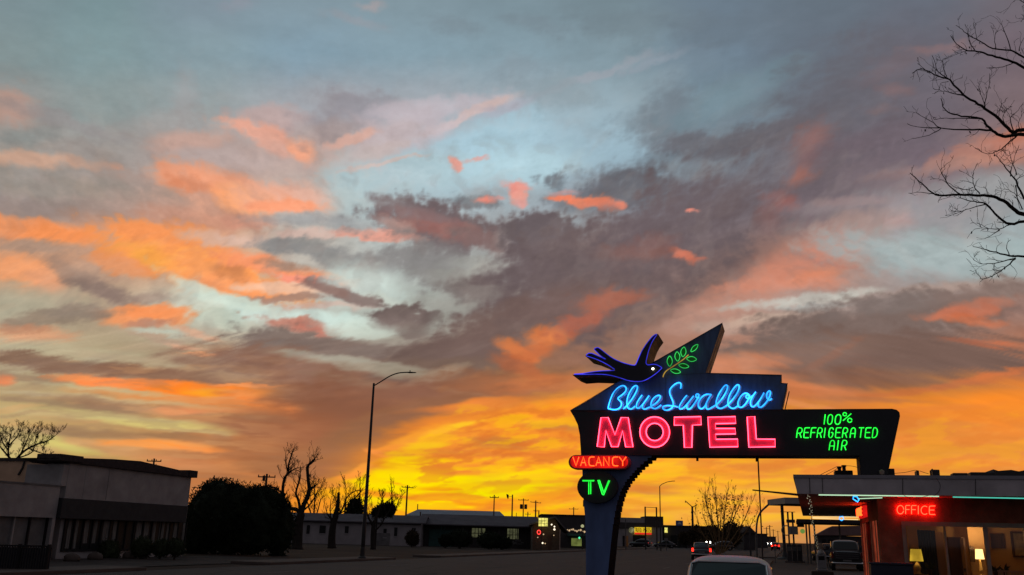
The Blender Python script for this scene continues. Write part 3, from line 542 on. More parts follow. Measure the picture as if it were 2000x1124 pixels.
# swallow
BZ = lambda x, y: (1110+x/9.365, 640+y/9.365)
bird = [(1720,745),(1660,705),(1600,681),(1540,678),(1485,690),(1450,690),(1425,665),(1425,620),(1440,560),(1470,430),(1520,300),(1570,210),(1640,115),(1560,150),(1480,240),(1400,350),(1340,450),(1290,560),(1262,630),(1240,680),(1215,697),(1150,690),(1050,665),(930,625),(800,560),(680,470),(570,380),(530,370),(470,395),(500,430),(600,530),(715,600),(560,530),(400,460),(310,520),(450,560),(600,620),(750,700),(880,790),(740,795),(600,800),(420,820),(260,850),(60,862),(300,862),(560,858),(750,872),(950,925),(1100,980),(1250,998),(1370,990),(1500,925),(1620,840),(1700,765)]
bp = [BZ(*p) for p in bird]; k_ = bird.index((60,862)); body = bird[:k_]+[(70,866),(170,905),(400,888),(700,898),(830,905)]+bird[bird.index((950,925)):]; bodyw = [S(*BZ(*p), SY-.16) for p in body]; BY = SY-.16
bw = [S(px, py, BY) for px, py in bp]
b = MB().prismY(bodyw, BY, BY+1.42); sides_split(b)
sw = b.build('swallow', [M['black_enamel'], mat('swallow_side', (.05,.04,.035), .6, .4, 2., col2=(.25,.15,.09), thr=(.45,.7))], sign)
MB().tube([(x, BY-.05, z) for x, z in chaikin(bw, 1, True)], .013, 5, closed=True).build('neon_outline', M['n_deep'], sw)
p = S3(1275.2, 720.6, BY-.06); MB().lathe([(.001,-.035),(.03,-.02),(.04,0),(.03,.02),(.001,.035)], p, 10, 'Y').build('eye_bulb', M['bulb'], sw)
# sprig
LZ = lambda x, y: (1280+x/9.367, 625+y/9.367)
SP = SY-.07
stem = chaikin([LZ(*p) for p in ((140,1050),(150,1000),(200,930),(300,870),(420,790),(520,720),(605,640))], 2)
MB().tube([S3(x, y, SP) for x, y in stem], .017, 6).build('sprig_stem', M['n_amber'], sign)
M['leafpaint'] = mat('leaf_paint', (.03,.20,.05), .5, .2, 5.)
for (bx, by), (tx, ty), w in (((262,860),(262,660),50),((410,765),(395,582),48),((500,685),(525,495),50),((645,590),(780,450),38),((565,710),(755,725),48),((420,825),(615,860),42),((270,920),(465,960),42)):
    dx, dy = tx-bx, ty-by; L_ = math.hypot(dx, dy); nx, ny = -dy/L_, dx/L_
    pts = []
    for t, s in ((0,0),(.2,.62),(.45,1),(.7,.85),(.9,.42),(1,0),(.9,-.42),(.7,-.85),(.45,-1),(.2,-.62)):
        pts.append(LZ(bx+dx*t+nx*w*s, by+dy*t+ny*w*s))
    q = chaikin(pts, 1, True)
    lf = MB().prismY([S(x, y, SY) for x, y in q], SY+.005, SY+.018).build('leaf', M['leafpaint'], sign)
    MB().tube([S3(x, y, SP) for x, y in q], .012, 5, closed=True).build('neon_outline', M['n_leaf'], lf)
# script
Z1 = lambda ox: (lambda x, y: (ox+x/16.06, 740+y/16.06))
SCR = [('B',1180,[[(120,935),(160,760),(215,600),(270,470),(350,360),(430,285),(520,230),(600,212),(660,245),(697,310),(680,390),(620,460),(520,540),(440,595),(430,640),(490,690),(535,740),(545,820),(510,900),(440,950),(350,975),(240,968),(120,935)]]),
('l',1180,[[(600,950),(680,880),(760,790),(860,660),(950,520),(1020,380),(1050,280),(1030,220),(980,215),(900,270),(820,390),(760,510),(720,640),(710,780),(725,890),(780,950),(850,955),(930,900),(970,860)]]),
('u',1180,[[(1190,515),(1110,620),(1040,730),(1005,840),(1020,920),(1080,935),(1150,870),(1210,810),(1300,690),(1410,530)],[(1210,820),(1190,900),(1230,955),(1300,955),(1380,910),(1450,890)]]),
('e',1180,[[(1500,850),(1600,790),(1700,700),(1760,600),(1765,540),(1710,515),(1620,550),(1530,630),(1475,740),(1460,850),(1500,920),(1580,945),(1660,920),(1730,870),(1790,825)]]),
('S',1290,[[(630,310),(650,190),(620,125),(540,125),(440,180),(340,270),(285,370),(290,480),(340,600),(395,720),(405,820),(360,920),(270,975),(170,995),(85,960),(65,900),(120,855),(230,840),(350,850),(470,865),(540,890)]]),
('w',1290,[[(830,520),(740,620),(660,740),(590,860),(585,930),(640,965),(730,910),(830,810),(930,680),(1040,540)],[(830,830),(820,920),(870,970),(950,930),(1040,820),(1120,700),(1180,590),(1210,520),(1180,475),(1120,490),(1105,550),(1140,600),(1220,600)]]),
('a',1290,[[(1600,500),(1500,487),(1400,500),(1300,570),(1220,680),(1180,790),(1190,890),(1250,950),(1320,940),(1400,860),(1440,760),(1500,630),(1590,500)],[(1450,740),(1425,850),(1440,940),(1500,965),(1580,920),(1700,850)]]),
('l',1400,[[(-70,850),(20,790),(120,680),(220,550),(310,380),(345,260),(320,195),(250,210),(160,330),(80,450),(10,600),(-25,740),(-10,870),(60,935),(150,935),(250,880),(340,820)]]),
('l',1400,[[(340,820),(450,710),(560,570),(650,440),(705,290),(700,200),(640,185),(560,260),(460,400),(390,540),(350,680),(345,800),(390,890),(480,940),(560,925),(650,860)]]),
('o',1400,[[(970,505),(920,530),(910,590),(960,630),(1015,600),(1020,520),(960,460),(880,450),(790,510),(710,620),(660,740),(660,840),(710,905),(790,900),(880,820),(950,720),(1000,630),(1080,570),(1130,530)]]),
('w',1400,[[(1220,415),(1130,540),(1060,680),(1050,800),(1090,880),(1150,885),(1230,820),(1310,730),(1400,590),(1480,440)],[(1300,760),(1290,860),(1350,910),(1420,880),(1520,780),(1600,670),(1660,560),(1690,430),(1660,375),(1600,410),(1560,500),(1560,590),(1610,660),(1670,680),(1720,620)]])]
for ch, ox, strokes in SCR:
    cv = Z1(ox); gb = MB(); tb = MB()
    for s_ in strokes:
        q = chaikin([cv(*p) for p in s_], 2)
        w3 = [S3(x, y, SY-.09) for x, y in q]
        tb.tube(w3, .0205, 6)
        gb.tube([(p[0]+.045, SY+.010, p[2]-.008) for p in w3], .030, 6)
    base = gb.build('script_letter', M['ghost'], sign)
    tb.build('neon_tube', M['n_blue'], base)
# MOTEL: solid faces with an outlining tube
RZ = lambda x, y: (1100+x/4.545, 780+y/4.545)
MOT = [[(342,168),(405,168),(465,320),(520,168),(582,168),(624,428),(560,426),(532,285),(492,425),(435,425),(385,283),(370,428),(308,424)],
 [(990,165),(1225,160),(1228,230),(1150,235),(1145,432),(1080,432),(1070,235),(990,235)],
 [(1287,165),(1530,160),(1533,218),(1355,222),(1355,265),(1528,265),(1532,312),(1355,315),(1358,360),(1550,358),(1552,425),(1305,430)],
 [(1635,163),(1700,158),(1715,358),(1880,360),(1882,425),(1650,430)]]
def motel_letter(polys, ring=False):
    if ring:
        c, ro, ri = RZ(816,295), 134/4.545, 73/4.545
        cx, cz = S(*c); px = S(c[0]+ro, c[1])[0]-cx; pi_ = S(c[0]+ri, c[1])[0]-cx; n = 40
        b = MB(); vs = []
        for k in range(n):
            a = 2*pi*k/n
            for r_ in (px, pi_):
                for y in (SY-.07, SY+.01): vs.append((cx+r_*cos(a), y, cz+r_*1.02*sin(a)))
        fs = []
        for k in range(n):
            i, j = k*4, ((k+1) % n)*4
            fs += [(i, i+2, j+2, j), (i, j, j+1, i+1), (i+2, i+3, j+3, j+2)]
        b.add(vs, fs); o = b.build('letter_face', M['red_face'], sign)
        t = MB()
        for r_ in (px-.01, pi_+.01): t.tube([(cx+r_*cos(2*pi*k/n), SY-.115, cz+r_*1.02*sin(2*pi*k/n)) for k in range(n)], .0185, 6, closed=True)
        t.build('neon_outline', M['n_red'], o); return
    w = [S(*RZ(*p)) for p in polys]
    o = MB().prismY(w, SY-.07, SY+.01).build('letter_face', M['red_face'], sign)
    MB().tube([(x, SY-.115, z) for x, z in w], .0185, 6, closed=True).build('neon_outline', M['n_red'], o)
motel_letter(MOT[0]); motel_letter(None, True)
for q in MOT[1:]: motel_letter(q)
def tubes(glyph, cv, x0, x1, y0, y1, slant, r, m, parent, Y, name='letter_tube', it=1):
    b = MB()
    for s_ in GL[glyph]:
        q = [cv(x0+(x1-x0-slant)*gx+slant*gy, y1+(y0-y1)*gy) for gx, gy in s_]
        if len(q) > 3 and glyph not in 'NI1': q = chaikin(q, it)
        b.tube([S3(x, y, Y) for x, y in q], r, 6)
    return b.build(name, m, parent)
GZ = lambda x, y: (1540+x/10.526, 800+y/10.526)
for g_, x0, x1 in (('1',715,772),('0',795,915),('0',950,1085)): tubes(g_, GZ, x0, x1, 105, 310, 25, .0145, M['n_green'], sign, SY-.06)
tubes('%', GZ, 1118, 1300, 70, 285, 0, .0145, M['n_green'], sign, SY-.06)
for g_, x0, x1 in zip('REFRIGERATED', (165,310,450,585,715,820,960,1105,1265,1425,1570,1720), (287,440,575,700,775,928,1090,1222,1385,1555,1705,1838)):
    tubes(g_, GZ, x0, x1, 378, 582, 25, .0145, M['n_green'], sign, SY-.06)
for g_, x0, x1 in zip('AIR', (835,985,1085), (955,1045,1205)): tubes(g_, GZ, x0, x1, 635, 838, 25, .0145, M['n_green'], sign, SY-.06)
# VACANCY capsule
VZ = lambda x, y: (1100+x/9.365, 880+y/9.365)
def capsule(cx0, cx1, cy0, cy1, n=10):
    r_ = (cy1-cy0)/2; cy = (cy0+cy1)/2; P = []
    for k in range(n+1): a = -pi/2+pi*k/n; P.append((cx1-r_+r_*cos(a), cy+r_*sin(a)))
    for k in range(n+1): a = pi/2+pi*k/n; P.append((cx0+r_+r_*cos(a), cy+r_*sin(a)))
    return P
M['vac_face'] = emis('vacancy_face_glow', (.72,.010,.008), 1., 3.)  # neon glow on the red sign faces put into them as emission
M['vac_rim'] = mat('vacancy_rim', (.30,.07,.08), .5, .2, 4.)
vb = MB().prismY([S(*VZ(*p), SY-.30) for p in capsule(95,1218,85,345)], SY-.30, SY+.06).build('vacancy_box', M['vac_rim'], sign, bevel=.02)
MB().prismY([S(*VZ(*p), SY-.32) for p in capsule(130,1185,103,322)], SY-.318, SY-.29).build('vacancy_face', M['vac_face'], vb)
for g_, x0, x1 in zip('VaCaNCY', (178,318,470,597,740,902,1025), (288,418,570,700,838,1003,1150)):
    tubes(g_, VZ, x0, x1, 122, 283, 0, .0125, M['n_orange'], vb, SY-.38)
# TV disc
dp = [S(*VZ(622+368*cos(2*pi*k/36), 668+300*sin(2*pi*k/36)), SY-.2) for k in range(36)]
tv = MB().prismY(dp, SY-.2, SY+.06).build('tv_disc', M['black_enamel'], sign, bevel=.015)
for strokes in ([[(352,552),(568,552)],[(352,560),(560,560)],[(468,560),(468,805)],[(503,562),(503,800)]], [[(636,545),(716,805)],[(660,545),(742,775)],[(740,812),(852,552)],[(745,770),(832,548)],[(716,805),(745,812)]]):
    b = MB()
    for s_ in strokes: b.tube([S3(*VZ(*p), SY-.27) for p in s_], .017, 6)
    b.build('letter_tube', M['n_green'], tv)
# ------------------------------------------------------------------ office with its flat canopy roof
M['stucco'] = mat('office_stucco', (.36,.105,.065), .9, .3, 2.5, bump=.3, bscale=40, spec=.1)
M['fascia'] = mat('fascia_paint', (.50,.46,.46), .7, .22, 1.5, spec=.2, bump=.05, bscale=10)
M['fascia_cap'] = mat('fascia_cap', (.26,.25,.27), .6, .15, 2.)
M['soffit'] = mat('soffit', (.50,.36,.28), .9, .15, 1.5, spec=.1)
M['roofing'] = mat('roofing', (.05,.048,.046), .95, .3, 2.)
M['frame'] = mat('window_frame', (.36,.28,.22), .6, .15, 4.)
M['redpanel'] = emis('red_panel_glow', (.20,.032,.014), 1., 2.5)  # red glow on the side panels put in as their own emission
M['dark'] = mat('dark_recess', (.012,.011,.012), .8, .3, 2.)
M['room'] = mat('room_wall', (.55,.36,.18), .9, .1, 2.)
M['floor'] = mat('room_floor', (.18,.10,.06), .7, .2, 3.)
M['navycloth'] = mat('navy_curtain', (.03,.045,.10), .9, .3, 2., stretch=(8,8,.6))
M['palewood'] = mat('pale_door', (.42,.30,.24), .6, .15, 3., stretch=(3,3,.5))
M['darkwood'] = mat('dark_wood', (.07,.035,.02), .5, .3, 3., stretch=(3,3,.5))
M['glass'] = clearglass('window_glass', (.86,.86,.86))
M['cable'] = mat('black_cable', (.015,.015,.015), .6, .2, 3.)
off = thing('motel_office', 'brown motel office with lit windows under a deep flat grey canopy roof', 'office', (4.6, 30, 0))
CY0, ZB, ZT = 28.3, 3.09, 3.64
pL = aZ(1568, 1008, ZB); XF, YF = pL.x, pL.y
plan_b = [(.32, CY0), (9.5, CY0), (9.5, YF), (XF, YF)]; plan_t = [(.265, CY0-.04), (9.5, CY0-.04), (9.5, YF), (XF-.03, YF)]
b = MB(); b.add([(x, y, ZB) for x, y in plan_b]+[(x, y, ZT-.1) for x, y in plan_t], [(3,2,1,0),(0,1,5,4),(1,2,6,5),(2,3,7,6),(3,0,4,7),(4,5,6,7)])
b.m = [1,0,0,0,0,2]; b.build('canopy_roof', [M['fascia'], M['soffit'], M['roofing']], off)
b = MB(); b.add([(x+dx, y+dy, z) for z in (ZT-.098, ZT) for (x, y), (dx, dy) in zip(plan_t, ((-.03,-.03),(.03,-.03),(.03,.03),(-.03,.03)))], [(3,2,1,0),(0,1,5,4),(1,2,6,5),(2,3,7,6),(3,0,4,7),(4,5,6,7)])
b.build('roof_edge_cap', M['fascia_cap'], off)
# fascia seams and hanging cables
for px in (1581, 1606, 1763, 1905):
    p = aY(px, 935, CY0-.045); q = aY(px+(1 if px < 1650 else 0), 963, CY0-.012); MB().bar((p.x, CY0-.05, ZT-.1), (q.x, CY0-.015, ZB+.01), .014, .01).build('fascia_joint', M['darksteel'], off)
X0, X1, Y0, Y1 = 2.65, 9.3, 30., 37.6
b = MB(); xs = aY(1770, 1060, Y0).x
b.box(X0, xs, Y0, Y0+.2, 0, ZB-.005); b.box(xs+.0, X1, Y0+.003, Y0+.2, 2.31, ZB-.005); b.box(xs, X1, Y0+.003, Y0+.2, 0, .62)
b.box(X0+.003, X0+.2, Y0+.2, Y0+.55, 0, ZB-.005); b.box(X0+.003, X0+.2, Y0+.55, Y1, 2.45, ZB-.005); b.box(X0+.003, X0+.2, 33.0, 33.3, 0, 2.45); b.box(X0+.003, X0+.2, 34.7, 34.95, 0, 2.45); b.box(X0+.003, X0+.2, Y1-.2, Y1, 0, 2.45)
b.box(X0+.2, X1, Y1-.2, Y1-.002, 0, ZB-.005); b.box(X1-.2, X1-.003, Y0+.2, Y1-.2, 0, ZB-.005)
b.build('wall', M['stucco'], off)
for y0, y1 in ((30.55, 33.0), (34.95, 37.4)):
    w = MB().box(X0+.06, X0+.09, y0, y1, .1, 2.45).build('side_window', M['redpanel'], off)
    MB().box(X0+.02, X0+.05, (y0+y1)/2-.04, (y0+y1)/2+.04, .1, 2.45).box(X0-.01, X0+.05, y0-.001, y0+.08, .05, 2.45).box(X0-.01, X0+.05, y1-.08, y1+.001, .05, 2.45).build('frame', M['frame'], w)
dr = MB().box(X0+.10, X0+.14, 33.3, 34.7, 0, 2.45).build('side_door', M['dark'], off)
MB().lathe([(.02,-.02),(.03,0),(.02,.02)], (X0+.07, 33.45, 1.05), 10, 'X').build('handle', M['steel'], dr)
# window wall
wx = [aY(px, 1060, Y0).x for px in (1770, 1848, 1928, 2006, 2090, 2180)]
fr = MB(); fr.box(xs-.09, X1-.2, Y0-.035, Y0-.002, 2.27, 2.40); fr.box(xs-.09, xs, Y0-.035, Y0-.002, .5, 2.27)
for k, x in enumerate(wx[:-1]):
    w_ = .03 if k in (0, 1) else .055
    fr.box(x-w_, x+w_, Y0+.02, Y0+.12, .62, 2.27)
fr.box(xs, X1-.2, Y0-.03, Y0+.12, .58, .66); fr.build('window_frame', M['frame'], off)
for i in range(len(wx)-1):
    w_ = MB().box(wx[i]+.055, wx[i+1]-.055, Y0+.06, Y0+.066, .66, 2.27).build('window_pane', M['glass'], off)
# room lining, a few mm inside the walls
b = MB(); b.box(X0+.21, X1-.21, 34.4, 34.46, 0.02, 2.95); b.box(X1-.27, X1-.21, Y0+.21, 34.4, .02, 2.95); b.box(X0+.21, X0+.27, Y0+.21, 34.4, .02, 2.95)
b.box(X0+.27, X1-.27, Y0+.21, 34.4, 2.90, 2.95); b.build('inner_wall', M['room'], off)
MB().box(X0+.21, X1-.21, Y0+.21, 34.4, .002, .02).build('inner_floor', M['floor'], off)
def ib(px0, px1, Y): return aY(px0, 1070, Y).x, aY(px1, 1070, Y).x
# things in the office
x0, x1 = ib(1794, 1829, 33.); b = MB()
for k in range(14):
    t0, t1 = k/14, (k+1)/14; b.add([(x0+(x1-x0)*t0, 33+.05*(k % 2), .1), (x0+(x1-x0)*t1, 33+.05*((k+1) % 2), .1), (x0+(x1-x0)*t1, 33+.05*((k+1) % 2), 2.2), (x0+(x1-x0)*t0, 33+.05*(k % 2), 2.2)], [(0,1,2,3)])
o = b.build('curtain', M['navycloth'], origin=(x0, 33, 1.)); tag(o, 'dark navy curtain hanging behind the office window left of the middle', 'curtain')
x0, x1 = ib(1829, 1846, 33.2); o = MB().box(x0, x1, 33.2, 33.25, .05, 2.15).build('wall_panel', M['palewood'], origin=(x0, 33.2, 0)); tag(o, 'pale upright board beside the navy curtain inside the office', 'board')
x0, x1 = ib(1852, 1882, 32.6); o = MB().box(x0, x1, 32.6, 33.0, .05, 1.95).box(x0-.02, x1+.02, 32.57, 33.02, 1.95, 2.0).build('cabinet', M['darkwood'], origin=(x0, 32.6, 0)); tag(o, 'tall dark wooden cabinet behind the middle office window', 'cabinet')
x0, x1 = ib(1883, 1893, 32.); dp_ = thing('inner_door', 'pinkish half open door inside the office left of the brighter lamp', 'door', (x0, 32, 0))
MB().box(x0, x0+.05, 32.0, 32.75, .05, 1.98).build('door_leaf', M['palewood'], dp_); MB().box(x0-.05, x0-.01, 32.05, 32.12, .95, 1.05).build('handle', M['steel'], dp_)
for px0, px1, py0, py1, lab in ((1978, 2012, 1042, 1086, 'large dark framed picture on the warm office wall at the right edge'), (1938, 1960, 1046, 1068, 'small dark framed picture on the office wall between the bright lamp and the large picture')):
    a = aY(px0, py0, 34.3); c = aY(px1, py1, 34.3); t = thing('picture', lab, 'picture', (a.x, 34.35, c.z)); w = .06
    MB().box(a.x, c.x, 34.34, 34.39, c.z, a.z).build('print', M['darkwood'] if px0 < 1950 else mat('print_paper', (.30,.24,.16), .8, .4, 6.), t)
    MB().box(a.x-w, a.x, 34.3, 34.39, c.z-w, a.z+w).box(c.x, c.x+w, 34.3, 34.39, c.z-w, a.z+w).box(a.x, c.x, 34.3, 34.39, a.z, a.z+w).box(a.x, c.x, 34.3, 34.39, c.z-w, c.z).build('frame', M['darkwood'], t)
def lamp(px0, px1, py0, py1, Y, lab, em, pw, curved):
    a = aY((px0+px1)/2, py0, Y); c = aY((px0+px1)/2, py1, Y); hw = (aY(px1, py1, Y).x-aY(px0, py1, Y).x)/2
    zb = .86; t = thing('table_lamp', lab, 'table lamp', (c.x, Y, zb))
    k = 24; vs = []; b = MB()
    for r_, z_ in ((hw, c.z), (hw*.78, a.z)):
        for j in range(k): vs.append((c.x+r_*cos(2*pi*j/k), Y+r_*sin(2*pi*j/k), z_))
    b.add(vs, [(j, (j+1) % k, k+(j+1) % k, k+j) for j in range(k)]); sh = b.build('lamp_shade', em, t, smooth=True)
    MB().tube([(c.x+hw*cos(2*pi*j/k), Y+hw*sin(2*pi*j/k), c.z) for j in range(k)], .008, 5, closed=True).build('shade_trim', M['darkwood'], sh)
    prof = [(.10,zb),(.11,zb+.03),(.05,zb+.06),(.10,zb+.14),(.11,zb+.2),(.045,c.z-.06),(.015,c.z-.02),(.012,c.z+.08)] if curved else [(.08,zb),(.08,zb+.02),(.03,zb+.05),(.06,zb+.12),(.05,zb+.17),(.02,c.z-.04),(.012,c.z+.06)]
    MB().lathe([(r_, z_) for r_, z_ in prof], (c.x, Y, 0), 16).build('lamp_base', M['lampbase'], t, smooth=True)
    l = bpy.data.lights.new('lamp_bulb', 'POINT'); l.energy = pw; l.color = (1,.62,.26); l.shadow_soft_size = .05
    lo = bpy.data.objects.new('lamp_bulb', l); scene.collection.objects.link(lo); lo.parent = t; lo.location = (0, 0, (a.z+c.z)/2-zb+.12)
M['lampbase'] = mat('lamp_ceramic', (.60,.42,.16), .3, .15, 6.)
M['shade_y'] = emis('lamp_shade_yellow', (1.,.62,.05), .85, 2.); M['shade_w'] = emis('lamp_shade_bright', (1.3,.80,.26), 2.6)
lamp(1777, 1804, 1073, 1097, 31.3, 'yellow shaded lamp on a curvy base behind the left office window', M['shade_y'], 12, True)
lamp(1905, 1923, 1073, 1093, 32., 'glowing white lamp by the orange wall behind the middle office window', M['shade_w'], 110, False)
for (px0, px1, Y, lab) in ((1776, 1812, 31.3, 'small side table under the yellow lamp'), (1886, 1932, 32., 'dark console table under the glowing white lamp')):
    xa, xb = ib(px0, px1, Y); t = thing('side_table', lab, 'table', ((xa+xb)/2, Y, 0))
    MB().box(xa, xb, Y-.22, Y+.22, .82, .86).build('tabletop', M['darkwood'], t)
    for sx in (xa+.04, xb-.04):
        for sy in (-.18, .18): MB().box(sx-.02, sx+.02, Y+sy-.02, Y+sy+.02, .02, .82).build('leg', M['darkwood'], t)
x0, x1 = ib(1893, 1924, 32.9); o = MB().box(x0, x1, 32.9, 32.98, .05, 2.45).build('lamplit_panel', M['room'], off)  # panel added close behind the lamp to catch its light
x0, x1 = ib(1893, 1902, 32.6); o = MB().box(x0, x1, 32.6, 32.66, 1.25, 1.72).build('notice_board', M['darkwood'], origin=(x0, 32.6, 1.25)); tag(o, 'narrow dark board hanging left of the glowing white lamp', 'board')
# slatted white bench back in the window, plants
xa, xb = ib(1943, 2040, 30.6); t = thing('slatted_bench', 'pale slatted bench back behind the right hand office window', 'bench', (xa, 30.6, 0))
b = MB(); b.box(xa, xb, 30.58, 30.62, 1.02, 1.07); b.box(xa, xb, 30.58, 30.62, .5, .55)
for k in range(16): x = xa+.05+k*(xb-xa-.1)/15; b.box(x-.018, x+.018, 30.585, 30.615, .55, 1.02)
b.build('backrest', M['palewood'], t); MB().box(xa, xb, 30.62, 31.05, .45, .5).build('seat', M['palewood'], t)
for sx in (xa+.05, xb-.05): MB().box(sx-.03, sx+.03, 30.56, 30.64, .02, 1.06).build('leg', M['palewood'], t)
rgp = random.Random(4)
for px, py, lab in ((1942,1098,'dark leafy houseplant beside the office mullion'),(1960,1104,'second low houseplant behind the pale bench'),(1815,1108,'small dark potted plant in front of the navy curtain')):
    c = aY(px, py, 31.0); t = thing('houseplant', lab, 'plant', (c.x, 31.0, .86)); b = MB()
    for _ in range(26):
        d = Vector((rgp.uniform(-1,1), rgp.uniform(-.6,.6), rgp.uniform(.1,1))).normalized(); a0 = Vector((c.x, 31.0, 1.02)); e = a0+d*rgp.uniform(.12,.3); s_ = d.orthogonal().normalized()*.03; b.add([a0, (a0+e)/2+s_, e, (a0+e)/2-s_], [(0,1,2,3)])
    b.build('leaves', mat('houseplant_leaf', (.02,.035,.015), .7), t); MB().lathe([(.05,.86),(.075,.98),(.08,1.02),(.02,1.02)], (c.x, 31.0, 0), 12).build('pot', M['darkwood'], t)
for xa_, xb__, lab in ((1935,1990,'low dark shelf carrying the houseplants behind the pale bench'),(1806,1826,'small dark stand under the potted plant by the navy curtain')):
    q0, q1 = ib(xa_, xb__, 31.0); t = thing('plant_shelf', lab, 'shelf', ((q0+q1)/2, 31.0, 0)); MB().box(q0, q1, 30.85, 31.15, .82, .86).build('top', M['darkwood'], t)
    for sx in (q0+.03, q1-.03): MB().box(sx-.02, sx+.02, 30.9, 31.1, .02, .82).build('leg', M['darkwood'], t)
# OFFICE lettering
OZ = lambda x, y: (1700+x/4.607, 880+y/4.607)
os_ = thing('office_sign', 'red neon OFFICE lettering on the front wall above the window', 'neon sign', (aY(1790,1000,Y0).x, Y0, 2.55))
for g_, x0, x1, dy in (('O',240,300,0),('F',317,357,0),('F',370,414,1),('I',420,442,2),('c',456,516,5),('E',530,582,5)):
    b = MB()
    for s_ in GL[g_]:
        q = [OZ(x0+(x1-x0)*gx, 572+dy-76*gy) for gx, gy in s_]
        if len(q) > 4: q = chaikin(q, 1)
        b.tube([S3(x, y, Y0-.075) for x, y in q], .0115, 6)
    b.build('letter_tube', M['n_office'], os_)
b = MB()
for x in (238, 300, 357, 414, 470, 516, 582):
    p = S3(*OZ(x, 534), Y0-.07); b.tube([p, (p[0], Y0-.001, p[2])], .008, 5)
b.build('tube_support', M['glassy'] if 'glassy' in M else M['steel'], os_)
os2 = thing('office_sign', 'small orange neon sign seen edge on along the office side wall', 'neon sign', (X0, 35.2, 2.6))
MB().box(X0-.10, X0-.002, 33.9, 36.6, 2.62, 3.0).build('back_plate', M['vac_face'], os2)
b = MB()
for i, g_ in enumerate('OFFICE'):
    for s_ in GL[g_ if g_ != 'C' else 'c']: b = MB() if False else b.tube([(X0-.17, 36.45-i*.42-.3*gx, 2.68+.26*gy) for gx, gy in s_], .022, 6)
b.build('letter_tube', M['n_orange'], os2)
# neon strips under the canopy edge
def strip(name, p0, Ya, p1, Yb, m, r=.016):
    a, c = aY(*p0, Ya), aY(*p1, Yb); return MB().tube([a, c], r, 8).build(name, m, off)
strip('neon_strip', (1599,967), CY0+.06, (1834,970), CY0+.06, M['n_mint'])
strip('neon_strip', (1861,971.2), CY0+.06, (2060,975), CY0+.06, M['n_teal'])
strip('neon_strip', (1677,974.4), 29.9, (1723,972.8), 29.3, M['n_mint'], .014)
strip('neon_strip', (1587,1010.5), YF-.2, (1677,1010), YF-.2, M['n_cream'], .022)
strip('neon_strip', (1587,1012.5), YF-1.2, (1676,1015.5), YF-1.2, M['n_cream'], .02)
DZ = lambda x, y: (1540+x/9.09, 920+y/9.09)
di = thing('neon_diamond', 'bright blue neon diamond hanging at the near canopy corner', 'neon light', (aY(1672,974,28.36).x, 28.36, 3.0), group='blue neon diamonds under the canopy')
MB().tube([S3(*DZ(x, y), 28.36) for x, y in ((1150,455),(1215,458),(1250,515),(1228,552),(1148,500))], .017, 6, closed=True).build('neon_outline', M['n_blue'], di)
di = thing('neon_diamond', 'faint blue neon diamond below the far canopy edge', 'neon light', (aY(1644,1012,YF-1.5).x, YF-1.5, 2.9), group='blue neon diamonds under the canopy')
MB().tube([S3(x, y, YF-1.5) for x, y in ((1640,1010),(1646,1009),(1648,1014),(1644,1017.5),(1639,1014))], .02, 6, closed=True).build('neon_outline', M['n_blue'], di)
# beam that pokes out of the canopy edge
a = S3(1470, 957.5, 29.6); c = S3(1560, 967, 28.9); o = MB().tube([a, c], [.02, .035], 8).build('projecting_pole', M['darksteel'], origin=a)
tag(o, 'thin dark pole reaching out sideways from the left canopy edge', 'pole')
# rooftop gear
def rbox(name, lab, cat, px0, px1, pyt, Y, dep=.5, extra=None):
    a = aY(px0, pyt, Y); c = aY(px1, pyt, Y); t = thing(name, lab, cat, ((a.x+c.x)/2, Y, ZT))
    MB().box(a.x, c.x, Y, Y+dep, ZT-.02, a.z).build('housing', M['darksteel'], t, bevel=.02); return t, a, c
t, a, c = rbox('rooftop_cooler', 'dark rooftop cooler with two short vent stubs left of the sign leg', 'cooler', 1630, 1665.5, 919, 30.5, .7)
for px, pt in ((1639, 911.5), (1648, 909)): p = aY(px, pt, 30.8); MB().lathe([(.055, a.z-.01), (.055, p.z-.05), (.075, p.z-.05), (.075, p.z)], (p.x, 30.8, 0), 10).build('vent', M['darksteel'], t)
t, a, c = rbox('junction_box', 'dark square box on the roof right beside the sign leg', 'box', 1733, 1747, 915.5, 29.6)
p = aY(1722, 918, 28.8); t = thing('spot_light', 'small pale flood light standing on the roof edge by the sign leg', 'flood light', (p.x, 28.8, ZT)); MB().lathe([(.02,ZT-.02),(.02,ZT+.04),(.06,ZT+.07),(.075,ZT+.16),(.01,ZT+.2)], (p.x, 28.8, 0), 12).build('lamp_head', M['frame'], t)
t, a, c = rbox('vent_box', 'stubby dark vent on the roof above the OFFICE lettering', 'vent', 1790, 1795, 919, 30.)
p = aY(1817, 917, 30.); o = MB().tube([(p.x, 30, ZT-.02), (p.x, 30, p.z-.05), (p.x+.05, 30, p.z), (p.x+.1, 30, p.z-.06)], .025, 6).build('vent_pipe', M['darksteel'], origin=(p.x, 30, ZT)); tag(o, 'bent vent pipe on the roof next to the square grey box', 'pipe')
t, a, c = rbox('electrical_box', 'square grey electrical box on the roof beside the bent pipe', 'box', 1821, 1835, 917.5, 30.)
t, a, c = rbox('roof_hatch', 'low dark hatch on the roof right of the square box', 'hatch', 1861, 1890, 924, 30.)
t, a, c = rbox('skylight', 'long low dark skylight box on the roof near the right edge', 'skylight', 1895, 1945, 922.5, 30.5)
a = aY(1940, 917, 31.5); b = MB(); pts = [(1940,917),(1950,920),(1975,918),(1990,921),(2010,917),(2060,916),(2060,935),(1945,935)]
b.prismY([S(x, y, 31.5) for x, y in pts], 31.5, 33.5); o = b.build('roof_tarp', M['roofing'], origin=(a.x, 31.5, ZT)); tag(o, 'ragged dark tarpaulin heap on the roof at the right edge', 'tarpaulin')
